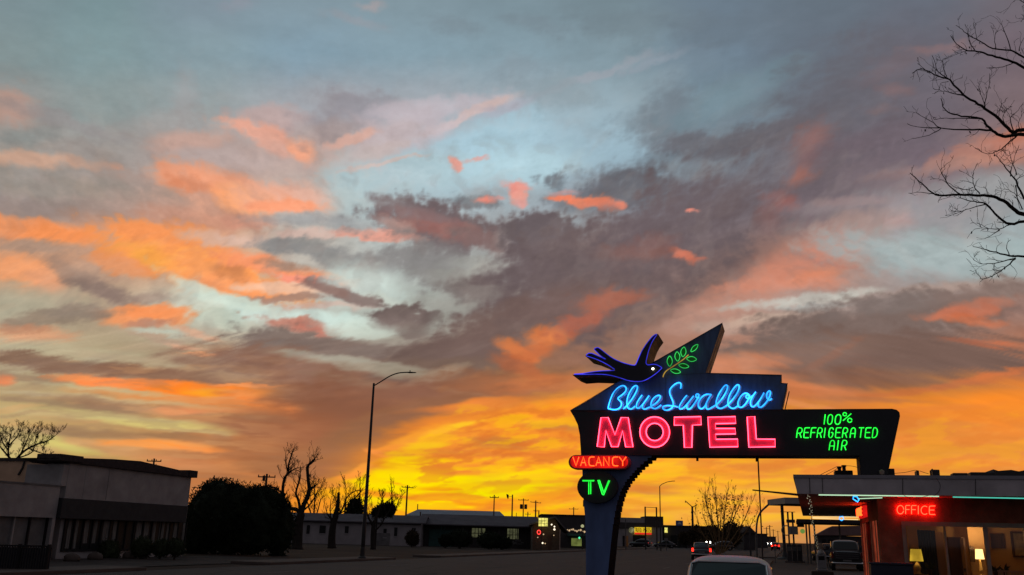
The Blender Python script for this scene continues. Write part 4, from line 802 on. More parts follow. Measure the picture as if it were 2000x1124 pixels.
def cable(lab, pts, r=.008, cat='cable', name='cable'):
    w = [Vector(S3(x, y, Y)) for x, y, Y in pts]
    w2 = [tuple(v) for v in w]; q = [w[0]]
    n = len(w)
    for i in range(n-1):
        p0, p1, p2, p3 = w[max(i-1,0)], w[i], w[i+1], w[min(i+2,n-1)]
        for k in range(1, 7):
            t = k/6; q.append(.5*((2*p1)+(p2-p0)*t+(2*p0-5*p1+4*p2-p3)*t*t+(3*p1-p0-3*p2+p3)*t*t*t))
    o = MB().tube(q, r, 5).build(name, M['cable'], origin=tuple(w[0])); return tag(o, lab, cat)
cable('upper of the two wires rising to the cooler vents', [(1600,929,28.4),(1618,920,29.3),(1634,912,30.5)])
cable('lower of the two wires rising to the cooler vents', [(1610,929,28.4),(1625,922,29.3),(1637,914.5,30.5)])
cable('wire looping from the cooler vent to the sign leg', [(1650,910,30.6),(1665,911,30),(1681,915,29.6)])
cable('wire running over the roof from the sign leg to the stubby vent', [(1747,925,29.8),(1768,923,29.9),(1786,919,30),(1792,919.5,30)])
cable('wire sagging from the stubby vent to the bent pipe', [(1796,920,30),(1804,923,30),(1814,926,30)])
cable('wire hanging down the front fascia above the OFFICE lettering', [(1829,935,28.2),(1836,947,28.2),(1834,960,28.2),(1824,969,28.25)])
cable('wire dangling below the mint neon strip', [(1763,966,28.2),(1772,971,28.2),(1790,973,28.2),(1815,968,28.2)], .006)
# dark planter in front of the office
xa = aY(1700,1100,27).x; xb = aY(1783,1100,27).x; t = thing('planter_box', 'dark navy box planter in front of the office wall at the bottom edge', 'planter', ((xa+xb)/2, 27.2, 0))
M['navybox'] = mat('navy_box', (.02,.024,.04), .5, .2, 3.)
MB().box(xa, xb, 27, 27.5, 0.03, 1.19).build('box_body', M['navybox'], t, bevel=.02); MB().box(xa-.03, xb+.03, 26.97, 27.53, 1.19, 1.245).build('rim', M['navybox'], t, bevel=.01)
# light string from the canopy to the old fuel pump
PX, PY = 1.62, 52.
t = thing('string_lights', 'pale string of small lights hanging from the canopy down to the fuel pump', 'string lights', S3(1578, 965, 30.))
q = []; 
for k in range(31):
    f = k/30; Y = 28.9+(PY-.3-28.9)*f**1.5; px = 1577.5+19*f+2.2*sin(f*9)*(1-f); py = 965+104*f; q.append(Vector(S3(px, py, Y)))
MB().tube(q, .013, 5).build('wire', M['frame'], t)
M['fairy'] = emis('fairy_bulb', (.9,.85,.6), .5)
b = MB()
for i, p in enumerate(q):
    for s_ in (0, 1):
        p2 = p+Vector((.045*sin(i*2.1+s_*3), .02, -.03-.04*s_)); b.lathe([(.003,-.012),(.011,0),(.003,.012)], p2, 5)
o = b.build('bulbs', M['fairy'], t); o['kind'] = 'stuff'
# old fuel pump
M['pumpwhite'] = mat('pump_enamel', (.34,.35,.36), .4, .2, 4., bump=.05)
t = thing('fuel_pump', 'old pale fuel pump with a round globe standing on a kerb at the canopy', 'fuel pump', (PX, PY, 0))
MB().box(PX-.55, PX+.55, PY-.5, PY+.5, .03, .3).build('island', M['concrete'], t, bevel=.04)
MB().box(PX-.27, PX+.27, PY-.22, PY+.22, .3, .42).box(PX-.24, PX+.24, PY-.19, PY+.19, .42, 1.15).build('housing', M['pumpwhite'], t, bevel=.04)
MB().lathe([(.2,1.13),(.21,1.2),(.13,1.32),(.09,1.36),(.09,1.42)], (PX, PY, 0), 16).build('neck', M['pumpwhite'], t, smooth=True)
MB().lathe([(.02,-.06),(.17,-.06),(.19,-.03),(.19,.03),(.17,.06),(.02,.06)], (PX, PY, 1.52), 20, 'Y').build('globe', M['bulbglass'] if 'bulbglass' in M else M['frame'], t, smooth=True)
MB().box(PX-.15, PX+.15, PY-.2, PY-.192, .85, 1.05).build('dial', M['dark'], t)
MB().tube([(PX+.24, PY, .95), (PX+.36, PY, .8), (PX+.38, PY, .5), (PX+.3, PY-.05, .46), (PX+.26, PY, .7)], .02, 6).build('hose', M['cable'], t)
MB().tube([(PX-.28, PY, 1.2), (PX-.34, PY, 1.55), (PX-.3, PY, 1.7)], .02, 6).build('bracket', M['steel'], t)
# ------------------------------------------------------------------ foliage and bare branches
M['bark'] = mat('bark', (.032,.026,.022), .95, .35, 6., bump=.4, bscale=20, stretch=(1,1,.3), spec=.1)
M['bark_warm'] = mat('bark_warm', (.19,.12,.06), .95, .3, 6., spec=.1)
M['leaf_dark'] = mat('juniper_leaf', (.018,.024,.014), .9, .5, 1.2, spec=.1)
M['leaf_brown'] = mat('winter_leaf', (.05,.035,.02), .9, .5, 1.2, spec=.1)
M['leaf_green'] = mat('shrub_leaf', (.035,.045,.022), .9, .5, 2., spec=.1)
def rdir(rg):
    while True:
        v = Vector((rg.uniform(-1,1), rg.uniform(-1,1), rg.uniform(-1,1)))
        if .05 < v.length < 1: return v.normalized()
def leaves(b, blobs, n, size, seed, shell=.35, thin=.5):
    """small leaf sprays spread through a set of ellipsoids (cx,cy,cz,rx,ry,rz), denser near the skin"""
    rg = random.Random(seed); tot = sum(bl[3]*bl[5] for bl in blobs)
    for bl in blobs:
        for _ in range(int(n*bl[3]*bl[5]/tot)):
            d = rdir(rg); r_ = 1-shell*rg.random()**1.6+rg.uniform(-.05,.03)+.06*sin(d.x*7+seed)*sin(d.z*6+d.y*5)
            p = Vector((bl[0]+d.x*bl[3]*r_, bl[1]+d.y*bl[4]*r_, max(.05, bl[2]+d.z*bl[5]*r_)))
            a = (rdir(rg)+d*.6+Vector((0,0,.4))).normalized(); s_ = size*rg.uniform(.6,1.5); q = a.orthogonal().normalized()
            q = (Matrix.Rotation(rg.uniform(0,6.28), 3, a) @ q)*thin*s_
            b.add([p-q*.5, p+q*.5, p+a*s_+q*.15, p+a*s_*1.1], [(0,1,2),(0,2,3)])
    return b
def lump(b, bl, seed, k=14, amp=.12):
    rg = random.Random(seed); vs = []; ph = [rg.uniform(0,6) for _ in range(4)]
    for i in range(k+1):
        th = pi*i/k
        for j in range(k*2):
            a = pi*j/k; d = Vector((sin(th)*cos(a), sin(th)*sin(a), cos(th)))
            f = 1+amp*(sin(d.x*5+ph[0])*sin(d.y*6+ph[1])+.6*sin(d.z*9+ph[2])*sin(d.x*11+ph[3]))
            vs.append((bl[0]+d.x*bl[3]*f, bl[1]+d.y*bl[4]*f, max(.02, bl[2]+d.z*bl[5]*f)))
    b.add(vs, [(i*2*k+j, i*2*k+(j+1) % (2*k), (i+1)*2*k+(j+1) % (2*k), (i+1)*2*k+j) for i in range(k) for j in range(2*k)])
    return b
def twig(b, p, d, L, r, dep, rg, up=.15, spread=.75, kids=(2,4), seg=4, wob=.25, shrink=.62, k=4, rmin=.002):
    pts = [p.copy()]; rr = [r]; dd = d.copy(); step = L/seg
    for i in range(seg):
        dd = (dd+rdir(rg)*wob+Vector((0,0,up*.3))).normalized(); p = p+dd*step; pts.append(p.copy()); rr.append(max(rmin, r*(1-.55*(i+1)/seg)))
    b.tube(pts, rr, k if r > .012 else 3, caps=False)
    if dep <= 0: return
    for _ in range(rg.randint(*kids)):
        i = rg.randint(1, seg); nd = (dd+rdir(rg)*spread+Vector((0,0,up))).normalized()
        twig(b, pts[i], nd, L*shrink*rg.uniform(.7,1.2), max(rmin, rr[i]*.62), dep-1, rg, up, spread, kids, seg, wob, shrink, k, rmin)
def limb_pts(px, D, dd=0.):
    n = len(px); return [aD(x, y, D+dd*i/max(1, n-1)) for i, (x, y) in enumerate(px)]
def smooth3(w, n=4):
    q = [w[0]]; m = len(w)
    for i in range(m-1):
        p0, p1, p2, p3 = w[max(i-1,0)], w[i], w[i+1], w[min(i+2,m-1)]
        for k in range(1, n+1):
            t = k/n; q.append(.5*((2*p1)+(p2-p0)*t+(2*p0-5*p1+4*p2-p3)*t*t+(3*p1-p0-3*p2+p3)*t*t*t))
    return q
def sprout(b, q, r0, r1, rg, every, L, r, dep, **kw):
    for i in range(1, len(q)):
        if rg.random() < every:
            d = (q[i]-q[i-1]).normalized(); f = i/len(q)
            nd = (d*.5+rdir(rg)*.8+Vector((0,0,kw.get('up',.1)))).normalized()
            twig(b, q[i], nd, L*rg.uniform(.5,1.3), r, dep, rg, **kw)
# --- big bare tree at the right edge: hand laid limbs, random twigs
BR = [
 ('A',[(2250,420),(2180,330),(2100,210),(2040,155),(2000,132),(1976,122),(1954,114.6),(1929,107),(1909,101),(1894,99.6),(1879.5,96),(1864.5,82),(1855.8,71)],.030),
 ('A',[(2100,200),(2040,135),(2000,112),(1974,99.6),(1939,96),(1914,80),(1894,70),(1879.5,58.5),(1867,50)],.018),
 ('A',[(1974,99.6),(1965.4,72),(1956.7,50),(1958,41)],.009),('A',[(1944,94.6),(1943,74.7),(1945.5,60)],.007),('A',[(1991,99.6),(1995,84),(2002,70)],.009),
 ('A',[(1979,123),(1959,131),(1939,132),(1927,133)],.008),('A',[(1904,98),(1896,88),(1893,70),(1890,55)],.008),('A',[(1909,80),(1906,64),(1901,46)],.006),('A',[(1894,99.6),(1882,102),(1868,107)],.006),
 ('B',[(2250,470),(2160,330),(2080,272),(2000,254),(1979,258),(1964,245),(1944,227),(1924,212),(1904,199),(1882,185.5),(1864.5,167),(1852,154),(1832,149.4),(1812,139.5),(1797,134.5),(1781,143)],.034),
 ('B',[(1852,154),(1832,139.5),(1826,122),(1821,109.6)],.009),('B',[(1849.6,149.4),(1843,134.5),(1842,119.5)],.007),('B',[(1882,187),(1862,183),(1839.6,178),(1822,173)],.009),
 ('B',[(1924,212),(1925.5,192),(1931.8,164),(1934,144.4)],.010),('B',[(1924,208),(1917,190),(1912,172)],.007),('B',[(1812,139.5),(1800,130),(1793,124)],.005),('B',[(1852,160),(1838,163),(1836,175)],.005),
 ('C',[(2250,500),(2140,330),(2060,285),(2000,263),(1979,265),(1959,266.5),(1944,259),(1929,246.5),(1917,233),(1894,228),(1869.5,225),(1847,216.7),(1837,192)],.034),
 ('C',[(1936.7,255),(1899,254),(1864.5,253),(1837,250),(1817,236.6),(1792,221.6)],.015),('C',[(1837,250),(1802,250),(1772,243)],.009),('C',[(1837,251.5),(1822,261.5),(1802,269),(1782,270)],.008),
 ('C',[(1912,231.6),(1879.5,231.6),(1847,231.6),(1824.7,234)],.009),('C',[(1986,266),(1968,280),(1954,292.5),(1939,298.7),(1924,300),(1905.6,291)],.011),('C',[(1979,256.5),(1974,231.6),(1989,216.7),(1997.8,201.7)],.009),
 ('C',[(1964,245),(1958,230),(1968,214),(1976,208)],.007),('C',[(1949,230),(1953,214),(1958,202)],.006),('C',[(1995,262),(1990,240),(1996,225)],.007),
 ('D',[(2250,560),(2130,460),(2060,432),(2000,419.5),(1984,412),(1966.6,397),(1946.7,387),(1929,381.6),(1904,381.6),(1874.5,380.9),(1847,382.6),(1827,380.9),(1809.7,367),(1794.8,354.7),(1777,338.5)],.036),
 ('D',[(1834.6,380.9),(1799.8,375.9),(1775,378)],.008),('D',[(1874.5,379.6),(1857,367),(1847,352),(1838,333.5),(1846,324),(1855.8,316)],.010),('D',[(1857,367),(1840,352),(1822,350)],.006),
 ('D',[(1914,379.6),(1904,367),(1900.6,352),(1901.9,334.8),(1909,319.8)],.010),('D',[(1900,366),(1887,372),(1869,367),(1850,357)],.007),('D',[(1902,350),(1890,342),(1888,336)],.005),('D',[(1929,381),(1926,370),(1922,366)],.005),
 ('E',[(2250,580),(2120,470),(2050,440),(2000,434),(1974,438),(1954,427),(1939,412),(1924,398),(1909,394.6),(1889,392),(1872,384.6)],.028),
 ('E',[(1924,399.5),(1899,407),(1879.5,412),(1854.6,422)],.009),('E',[(1889,409),(1872,413),(1856,412)],.006),('E',[(1971.6,439),(1951.7,448),(1929,445.6),(1902,449)],.009),('E',[(1951.7,448),(1939,459),(1923,466.8)],.008),('E',[(1930,446),(1918,440),(1908,436)],.005),
 ('F',[(2250,620),(2120,530),(2050,508),(2000,503),(1971.6,499),(1946.7,494),(1929,489),(1902,483)],.026),
 ('F',[(1984,505),(1959,511.6),(1936.7,515),(1914,514),(1899,505)],.011),('F',[(1982.8,506.6),(1964,521.6),(1946.7,535),(1919,545),(1912,540),(1905.6,527.8)],.012),('F',[(1971.6,499),(1965.4,479),(1974,468)],.008),('F',[(1964,522),(1950,530),(1938,525)],.006),
 ('G',[(2120,500),(2050,440),(2000,387),(1984,354.7),(1971.6,337),(1954,314.9),(1941.7,300)],.020),
 ('G',[(1984,362),(1988,392),(1994,410)],.009),('G',[(1986,342),(1976,312),(1971,295)],.008),('G',[(1974,344.7),(1979,317),(1985,297)],.008),('G',[(1996.5,409.5),(1986.5,384.6),(1976.6,374.6),(1959,369.7)],.008),('G',[(1984,354),(1996,345),(2006,342)],.007),
 ('A',[(2140,120),(2060,40),(2016,14),(2000,5),(1988,0),(1980,4)],.014),('A',[(2060,80),(2014,44),(2000,38),(1994,44)],.010),('A',[(2016,14),(2004,8),(1996,14)],.007),
 ('D',[(2180,330),(2100,150),(2050,0),(2020,-140)],.05),('D',[(2300,300),(2380,100),(2420,-100)],.06),('D',[(2280,200),(2250,0),(2200,-200)],.05)]
tr = thing('bare_tree', 'large leafless tree whose dark branches reach in from the right edge', 'tree', tuple(aD(2290, 1420, 11.)[:2])+(0,))
tb = MB(); base = aD(2290, 1420, 11.); tb.tube(smooth3([Vector((base.x, base.y, 0)), Vector((base.x+.05, base.y, 1.2)), aD(2275,850,11), aD(2270,620,11), aD(2262,440,11), aD(2290,280,11), aD(2300,150,11), aD(2310,-100,11)], 5), [.30-.20*i/35 for i in range(36)], 12)
tb.build('trunk', M['bark'], tr, smooth=True)
rg = random.Random(5); b = MB(); dep_ = {'A':.6,'B':.15,'C':-.25,'D':.3,'E':-.1,'F':.45,'G':-.5}
for nm, px, r0 in BR:
    D = 11.+dep_[nm]; pts = limb_pts([(x+rg.uniform(-.6,.6), y+rg.uniform(-.6,.6)) for x, y in px], D)
    if px[0][0] > 2200:
        far = aD(px[0][0], px[0][1], 11.); pts[0] = far
    q = [p if i_ % 4 == 0 and i_ < 8 else p+rdir(rg)*.007 for i_, p in enumerate(smooth3(pts, 3))]; n = len(q)
    rad = [max(.0034, 1.02*r0*(1-.86*(i/(n-1))**.8)) for i in range(n)]
    b.tube(q, rad, 6 if r0 > .015 else 4, caps=True)
    for i in range(2, n):
        if q[i].dot(_r0) < 8 and rg.random() < (.50 if r0 > .012 else .60):
            d = (q[i]-q[i-1]).normalized(); nd = (d*.55+rdir(rg)*.75+Vector((0,0,.22))).normalized()
            twig(b, q[i], nd, rg.uniform(.05,.24), min(.0042, rad[i]*.7), rg.choice((0,1,1,2)), rg, up=.12, spread=.8, kids=(1,2), seg=4, wob=.42, shrink=.6, rmin=.0021)
for _ in range(46):       # a few dry leaves that stayed on
    nm, px, r0 = rg.choice(BR[:46]); x, y = rg.choice(px)
    if x < 2010:
        p = aD(x+rg.uniform(-5,5), y+rg.uniform(0,6), 11+dep_[nm]); a = rdir(rg)*.018; c = rdir(rg)*.012; b.add([p, p+a, p+a+c-Vector((0,0,.02)), p+c-Vector((0,0,.03))], [(0,1,2,3)])
b.build('branches', M['bark'], tr)
# --- other bare trees
def bare_tree(lab, D, trunk, limbs, r, seed, m='bark', L=1.4, tr_r=.03, every=.5, depth=2, up=.3, group='bare trees beyond the road', name='bare_tree', kids=(2,3), spread=.75, rt=None, rmin=.012):
    rg = random.Random(seed); tp = limb_pts(trunk, D); g0 = tp[0].copy(); tp[0].z = 0; t = thing(name, lab, 'tree', (g0.x, g0.y, 0), group=group)
    q = smooth3(tp, 4); n = len(q); MB().tube(q, [r*(1.25 if i == 0 else 1-.35*i/n) for i in range(n)], 10).build('trunk', M[m], t, smooth=True)
    b = MB()
    for (px, r0) in limbs:
        q = smooth3(limb_pts(px, D, rg.uniform(-1.2,1.2)), 4); n = len(q); rad = [r0*(1-.7*i/(n-1)) for i in range(n)]
        b.tube(q, rad, 7)
        for i in range(2, n):
            if rg.random() < every:
                d = (q[i]-q[i-1]).normalized(); nd = (d*.6+rdir(rg)*.75+Vector((0,0,up))).normalized()
                twig(b, q[i], nd, L*rg.uniform(.5,1.2), min(tr_r, rad[i]*.6), depth, rg, up=up, spread=spread, kids=kids, seg=3, wob=.25, shrink=.62, rmin=rmin)
        d = (q[-1]-q[-2]).normalized(); twig(b, q[-1], d, L*.7, min(tr_r, rad[-1]*.8), depth-1, rg, up=up, spread=.6, kids=kids, seg=3, rmin=rmin)
    b.build('branches', M[m], t); return t
bare_tree('tall pollarded bare tree with three thick forked limbs right of the dark juniper', 84, [(579,1078),(581,1050),(584,1020),(589,1003)],
 [([(589,1006),(578,995),(564,991.5),(552.6,966),(555,937),(563,923),(564,907),(571,884)],.20),([(588,1006),(592,990),(599.6,972.8),(604,956),(602,937),(601,912),(609,904),(615,896)],.26),([(588,1006),(583,978),(578,963),(585.5,937),(586,922)],.15),([(604,956),(612,952),(618,947)],.16),([(553,966),(538.5,954),(524,949)],.10),([(555,940),(560,928),(576,916),(588,914)],.09),([(563,923),(558,905),(558,888)],.07),([(590,1000),(606,985),(618,966),(628,952)],.09),([(563,992),(548,985),(538,970),(530,960)],.07)], .52, 11, L=.78, tr_r=.035, every=.85, depth=3, rmin=.009)
bare_tree('stumpy bare tree with a broken upright trunk left of the tall street lamp', 92, [(647.8,1074),(648,1050),(651,1024),(657,1006)],
 [([(655,1010),(660,985),(662,961.5)],.30),([(660,1005),(669,995),(677,973),(693,960),(708,958)],.10),([(650,1030),(646,1012),(645,995),(646,978)],.09),([(652,1022),(640,1005),(634,985)],.08),([(658,1006),(670,1000),(682,992)],.09)], .42, 12, L=.8, tr_r=.03, every=.8, depth=3, rmin=.009)
bare_tree('forked bare tree right of the street lamp in front of the white wall', 92, [(728.8,1073),(728,1050),(729,1030),(731,1018)],
 [([(730,1030),(722,1016),(716,1000),(712,984)],.14),([(731,1020),(738,1004),(744,985),(748,970)],.15),([(729,1040),(742,1028),(752,1012),(762,996)],.10),([(744,988),(756,980),(766,972)],.07),([(716,1000),(706,988),(700,975)],.07)], .26, 13, L=.75, tr_r=.03, every=.85, depth=3, rmin=.009)
for i, (px, py, w, lab) in enumerate(((672,1030,26,'fine twiggy bare tree far behind the broken trunk'),(612,1030,20,'small bare tree behind the pollarded tree'),(700,1030,22,'bare tree standing behind the street lamp pole'),(762,1030,24,'low spreading bare tree right of the juniper on a trunk'))):
    hx = py-30
    bare_tree(lab, 165, [(px,1062),(px+1,1035),(px,1012)], [([(px,1020),(px-w*.3,1000),(px-w*.6,980),(px-w*.8,968)],.16),([(px,1015),(px+w*.1,990),(px+w*.15,962),(px+w*.1,948)],.17),([(px,1020),(px+w*.4,1000),(px+w*.7,978),(px+w,968)],.15)], .30, 20+i, L=1.3, tr_r=.05, every=.8, depth=3, rmin=.015)
bare_tree('bare spreading tree rising behind the tan building at the left edge', 74, [(30,1030),(26,960),(24,925),(24,905)],
 [([(20,905),(16,885),(18,863),(22,848)],.10),([(26,905),(40,888),(54,877),(73,868),(92,862),(108,851)],.11),([(24,900),(6,880),(-8,862)],.09),([(40,888),(52,862),(60,845)],.07),([(56,876),(76,884),(94,888)],.06),([(16,880),(4,862),(0,846)],.06),([(30,896),(62,884),(70,856),(76,846)],.06),([(18,870),(34,852),(40,838)],.06)], .22, 31, L=.56, tr_r=.016, every=1.0, depth=4, up=.25, kids=(3,4), rmin=.0045)
t = bare_tree('many stemmed bare tree with a few clinging leaves behind the car with red tail lights', 122, [(1405,1086),(1405,1078)],
 [([(1402,1080),(1398,1050),(1388,1015),(1380,985),(1378,962)],.12),([(1404,1080),(1404,1040),(1400,1000),(1398,962)],.12),([(1408,1080),(1412,1040),(1416,1000),(1420,964)],.12),([(1410,1080),(1424,1040),(1436,1005),(1450,975)],.11),([(1400,1080),(1392,1052),(1382,1030),(1372,1005)],.09),([(1412,1080),(1432,1050),(1450,1022),(1464,990)],.10),([(1405,1050),(1408,1010),(1410,985)],.08),([(1420,1040),(1432,1000),(1434,972)],.08),([(1400,1082),(1384,1060),(1368,1035),(1360,1008)],.08),([(1412,1080),(1440,1058),(1462,1032),(1478,1004)],.08),([(1396,1055),(1390,1010),(1386,975)],.07)], .25, 41, m='bark_warm', L=1.15, tr_r=.035, every=.95, depth=3, up=.4, spread=.6, rmin=.010)
b = MB(); rg = random.Random(8)
for _ in range(420):
    p = aD(rg.gauss(1415,28), rg.uniform(966,1030), 122+rg.uniform(-1.5,1.5)); a = rdir(rg)*.22; c = rdir(rg)*.14; b.add([p, p+a, p+a+c, p+c], [(0,1,2,3)])
b.build('leaves', M['leaf_brown'], t)
# --- evergreens and shrubs
def bush(name, lab, cat, D, blobs, n, size, seed, m, group=None, core=.84, trunk=None):
    w = []
    for px, py, rx, ry in blobs:
        c = aD(px, py, D); s_ = D/1817.; w.append((c.x, c.y, c.z, rx*s_, min(rx,ry)*s_*.9, ry*s_))
    g0 = w[0]; t = thing(name, lab, cat, (g0[0], g0[1], 0), group=group); b = MB()
    if core:
        for i, q in enumerate(w): lump(b, (q[0],q[1],q[2],q[3]*core,q[4]*core,q[5]*core), seed+i)
    leaves(b, w, n, size, seed); b.build('crown', m, t)
    if trunk: a = aD(trunk[0], trunk[1], D); MB().tube([(a.x, a.y, 0), (a.x, a.y, g0[2])], trunk[2], 8).build('trunk', M['bark'], t)
    else: MB().tube([(g0[0], g0[1], 0), (g0[0]+.03, g0[1], g0[2])], g0[3]*.08+.02, 6).build('trunk', M['bark'], t)
    return t
bush('juniper_tree', 'huge black rounded juniper beside the white shop', 'juniper', 62, [(425,1000,62,66),(505,1012,58,63),(392,1030,40,64),(546,1034,30,58),(460,1050,95,36),(470,990,50,38),(425,968,40,34),(525,985,34,34),(470,1000,60,58),(500,975,40,26)], 26000, .15, 50, M['leaf_dark'])
bush('juniper_tree', 'dark upright juniper just left of the street lamp pole', 'juniper', 150, [(692,993,14,15),(701,1000,7,14),(685,1004,10,11),(694,984,9,8)], 1500, .5, 51, M['leaf_dark'], trunk=(690,1030,.2))
bush('juniper_tree', 'dark mushroom shaped juniper right of the street lamp pole', 'juniper', 98, [(746,1000,19,9),(759,997,11,12),(736,1003,10,6),(750,994,8,7)], 1500, .34, 52, M['leaf_dark'], trunk=(735,1030,.10))
for i, (px, py, r_, lab) in enumerate(((108,1076,23,'leftmost round shrub in front of the shop windows'),(160,1077,23,'second round shrub from the left in front of the shop'),(212,1076,23,'third round shrub below the awning left of the dark doorway'),(277,1069,22,'broad shrub just right of the shop doorway'),(314,1071,18,'small round shrub between the two at the right shop windows'),(343,1070,18,'rightmost shrub by the shop corner'))):
    bush('shrub', lab, 'shrub', 49, [(px,py,r_,r_*.95),(px+r_*.3,py+r_*.3,r_*.7,r_*.6)], 1300, .09, 60+i, M['leaf_green'], group='round shrubs in front of the white shop')
for i, (px, py, rx, ry, lab) in enumerate(((898,1052,26,17,'dark rounded bush before the long low building'),(955,1056,26,16,'dark bush between the two lit windows'),(980,1060,20,12,'low dark bush under the right lit window'),(870,1056,14,11,'small dark bush left of the lit window'),(805,1052,13,14,'brownish bush by the white wall corner'))):
    bush('shrub', lab, 'shrub', 112, [(px,py,rx,ry),(px+rx*.4,py+3,rx*.6,ry*.7)], 1500, .2, 70+i, M['leaf_dark'] if i != 4 else M['leaf_brown'], group='dark bushes before the long low building')
for i, (px, py, rx, ry, D, lab) in enumerate(((1362,1046,16,16,170,'dark rounded tree by the far roofs'),(1392,1048,20,19,180,'dark tree mass behind the many stemmed tree'),(1428,1044,17,22,180,'tall dark tree at the roadside far down'),(1447,1046,10,16,190,'narrow dark tree left of the pointed roof'),(1340,1052,14,10,190,'low dark tree behind the dark sedan'))):
    bush('far_tree', lab, 'tree', D, [(px,py,rx,ry),(px+rx*.3,py+ry*.3,rx*.8,ry*.7)], 1500, .5, 80+i, M['leaf_brown'], group='dark trees far down the road')
# ------------------------------------------------------------------ left side: the white shop, its annex, the tan block behind
M['whitewall'] = mat('white_wall', (.33,.31,.30), .9, .22, 1.0, bump=.15, bscale=25, spec=.1)
M['tanwall'] = mat('tan_wall', (.60,.40,.26), .9, .2, .8, bump=.2, spec=.1)
M['darkroof'] = mat('dark_shingle', (.055,.045,.045), .95, .3, 5., bump=.4, spec=.1)
M['awning'] = mat('awning', (.035,.036,.038), .85, .2, 3.)
M['shopglass'] = mat('shop_glass', (.02,.022,.022), .45, .3, 2., spec=.12)
M['pale'] = mat('pale_curtain', (.15,.147,.138), .9, .55, 2.5, stretch=(5,5,.5))
M['pale2'] = mat('pale_board', (.15,.145,.14), .9, .3, 1.2)
FX = -34.5
def yz(px, py, X=FX): p = aX(px, py, X); return p.y, p.z
shop = thing('shop_building', 'low white shop with a dark mansard edge and a dark awning band', 'shop', (FX-3, 43, 0))
ya, yb = yz(122, 1000)[0], yz(366, 1000)[0]
b = MB().box(-48, FX, ya+1.2, yb, 0, 4.75).box(aY(90,930,ya).x, FX-.003, ya, ya+1.2, 0, 4.745); b.build('wall', M['whitewall'], shop, bevel=.02)
def prismX(poly, x0, x1):
    b = MB(); n = len(poly); b.add([(x0, y, z) for y, z in poly]+[(x1, y, z) for y, z in poly], [tuple(range(n-1, -1, -1)), tuple(range(n, 2*n))]+[(i, (i+1) % n, n+(i+1) % n, n+i) for i in range(n)]); return b
top = [yz(*p) for p in ((108,895),(155,895),(215,897),(270,901),(366,923))]; bot = [yz(*p) for p in ((366,932.5),(122,903.5))]
b = prismX(top+[(yb+.15, bot[0][1]), (ya-.15, bot[1][1])], FX-2.2, FX+.18); rf = b.build('roof_edge', M['darkroof'], shop, bevel=.02)
for p0, p1 in (((111,886.5),(155,905)),((365,918.5),(379,934))):
    (y0, z0), (y1, z1) = yz(*p0), yz(*p1); MB().box(FX-1.2, FX+.24, y0, y1, z1, z0).build('roof_block', M['darkroof'], rf, bevel=.03)
y0, z0 = yz(123, 973, FX+.5); y1, z1 = yz(367, 989, FX+.5); zb = yz(240, 1017, FX+.5)[1]
prismX([(y0, zb), (y1, zb), (y1, z1), (y0, z0)], FX+.003, FX+.5).build('awning', M['awning'], shop, bevel=.015)
b = MB()
yj = yz(210, 950)[0]; b.box(FX+.001, FX+.012, yj-.012, yj+.012, 2.95, 4.7); b.build('wall_joint', M['pale2'], shop)
# shop windows: dark glass with pale curtains and posts
segs = [(122,258),(275,360)]
for k, (a, c) in enumerate(segs):
    y0, y1 = yz(a, 1050)[0], yz(c, 1050)[0]
    w = MB().box(FX+.002, FX+.03, y0, y1, .45, zb+.02).build('window', M['shopglass'], shop)
    fb = MB()
    for i in range(9 if k == 0 else 6): yy = y0+(y1-y0)*i/(8 if k == 0 else 5); fb.box(FX+.032, FX+.09, yy-.04, yy+.04, .4, zb)
    fb.box(FX+.032, FX+.08, y0-.04, y1+.04, .36, .46); fb.build('frame', M['dark'], w)
    cb = MB(); cps = ((133,7),(146,8),(165,11),(182,10),(205,12),(222,7)) if k == 0 else ((269,10),(284,9),(298,8),(314,9),(327,7),(342,9),(357,4))
    for px, wd in cps:
        q0, q1 = yz(px-wd/2, 1040)[0], yz(px+wd/2, 1040)[0]; cb.box(FX+.031, FX+.05, q0, q1, .75 if wd > 9 else .5, zb-.02)
    cb.build('curtain', M['pale'], w)
y0, y1 = yz(259, 1050)[0], yz(270, 1050)[0]; dd = MB().box(FX+.002, FX+.04, y0, y1, .02, zb).build('door', M['dark'], shop); MB().box(FX+.04, FX+.09, y0+.08, y0+.12, .9, 1.3).build('handle', M['steel'], dd)
# annex
AX = -34.2
ann = thing('annex_building', 'plain low white annex with boarded openings at the left edge', 'annex', (AX-3, 30, 0))
zt = yz(60, 947, AX)[1]; yR = yz(117, 960, AX)[0]; yc = yz(100, 1030, AX)[0]; zo = yz(50, 1010, AX)[1]
b = MB(); b.box(-48, AX-.4, 16, yR-.02, 0, zt-.01); b.box(AX-.4, AX, 16, yR, zo, zt); b.box(AX-.4, AX, yc, yR, 0, zo); b.build('wall', M['whitewall'], ann)
for i, (a, c) in enumerate(((-60,-30),(-27,31),(33,62),(66,96))):
    q0, q1 = yz(a, 1040, AX)[0], yz(c, 1040, AX)[0]; bp_ = MB().box(AX-.36, AX-.3, q0, q1, .02, zo).build('boarded_opening', M['pale2'], ann); MB().box(AX-.3, AX-.2, q1-.01, q1+.07, .02, zo).build('post', M['whitewall'] if i == 1 else M['dark'], bp_)
MB().box(AX-.1, AX+.04, 16, yR+.03, zt, zt+.08).build('coping', M['pale2'], ann)
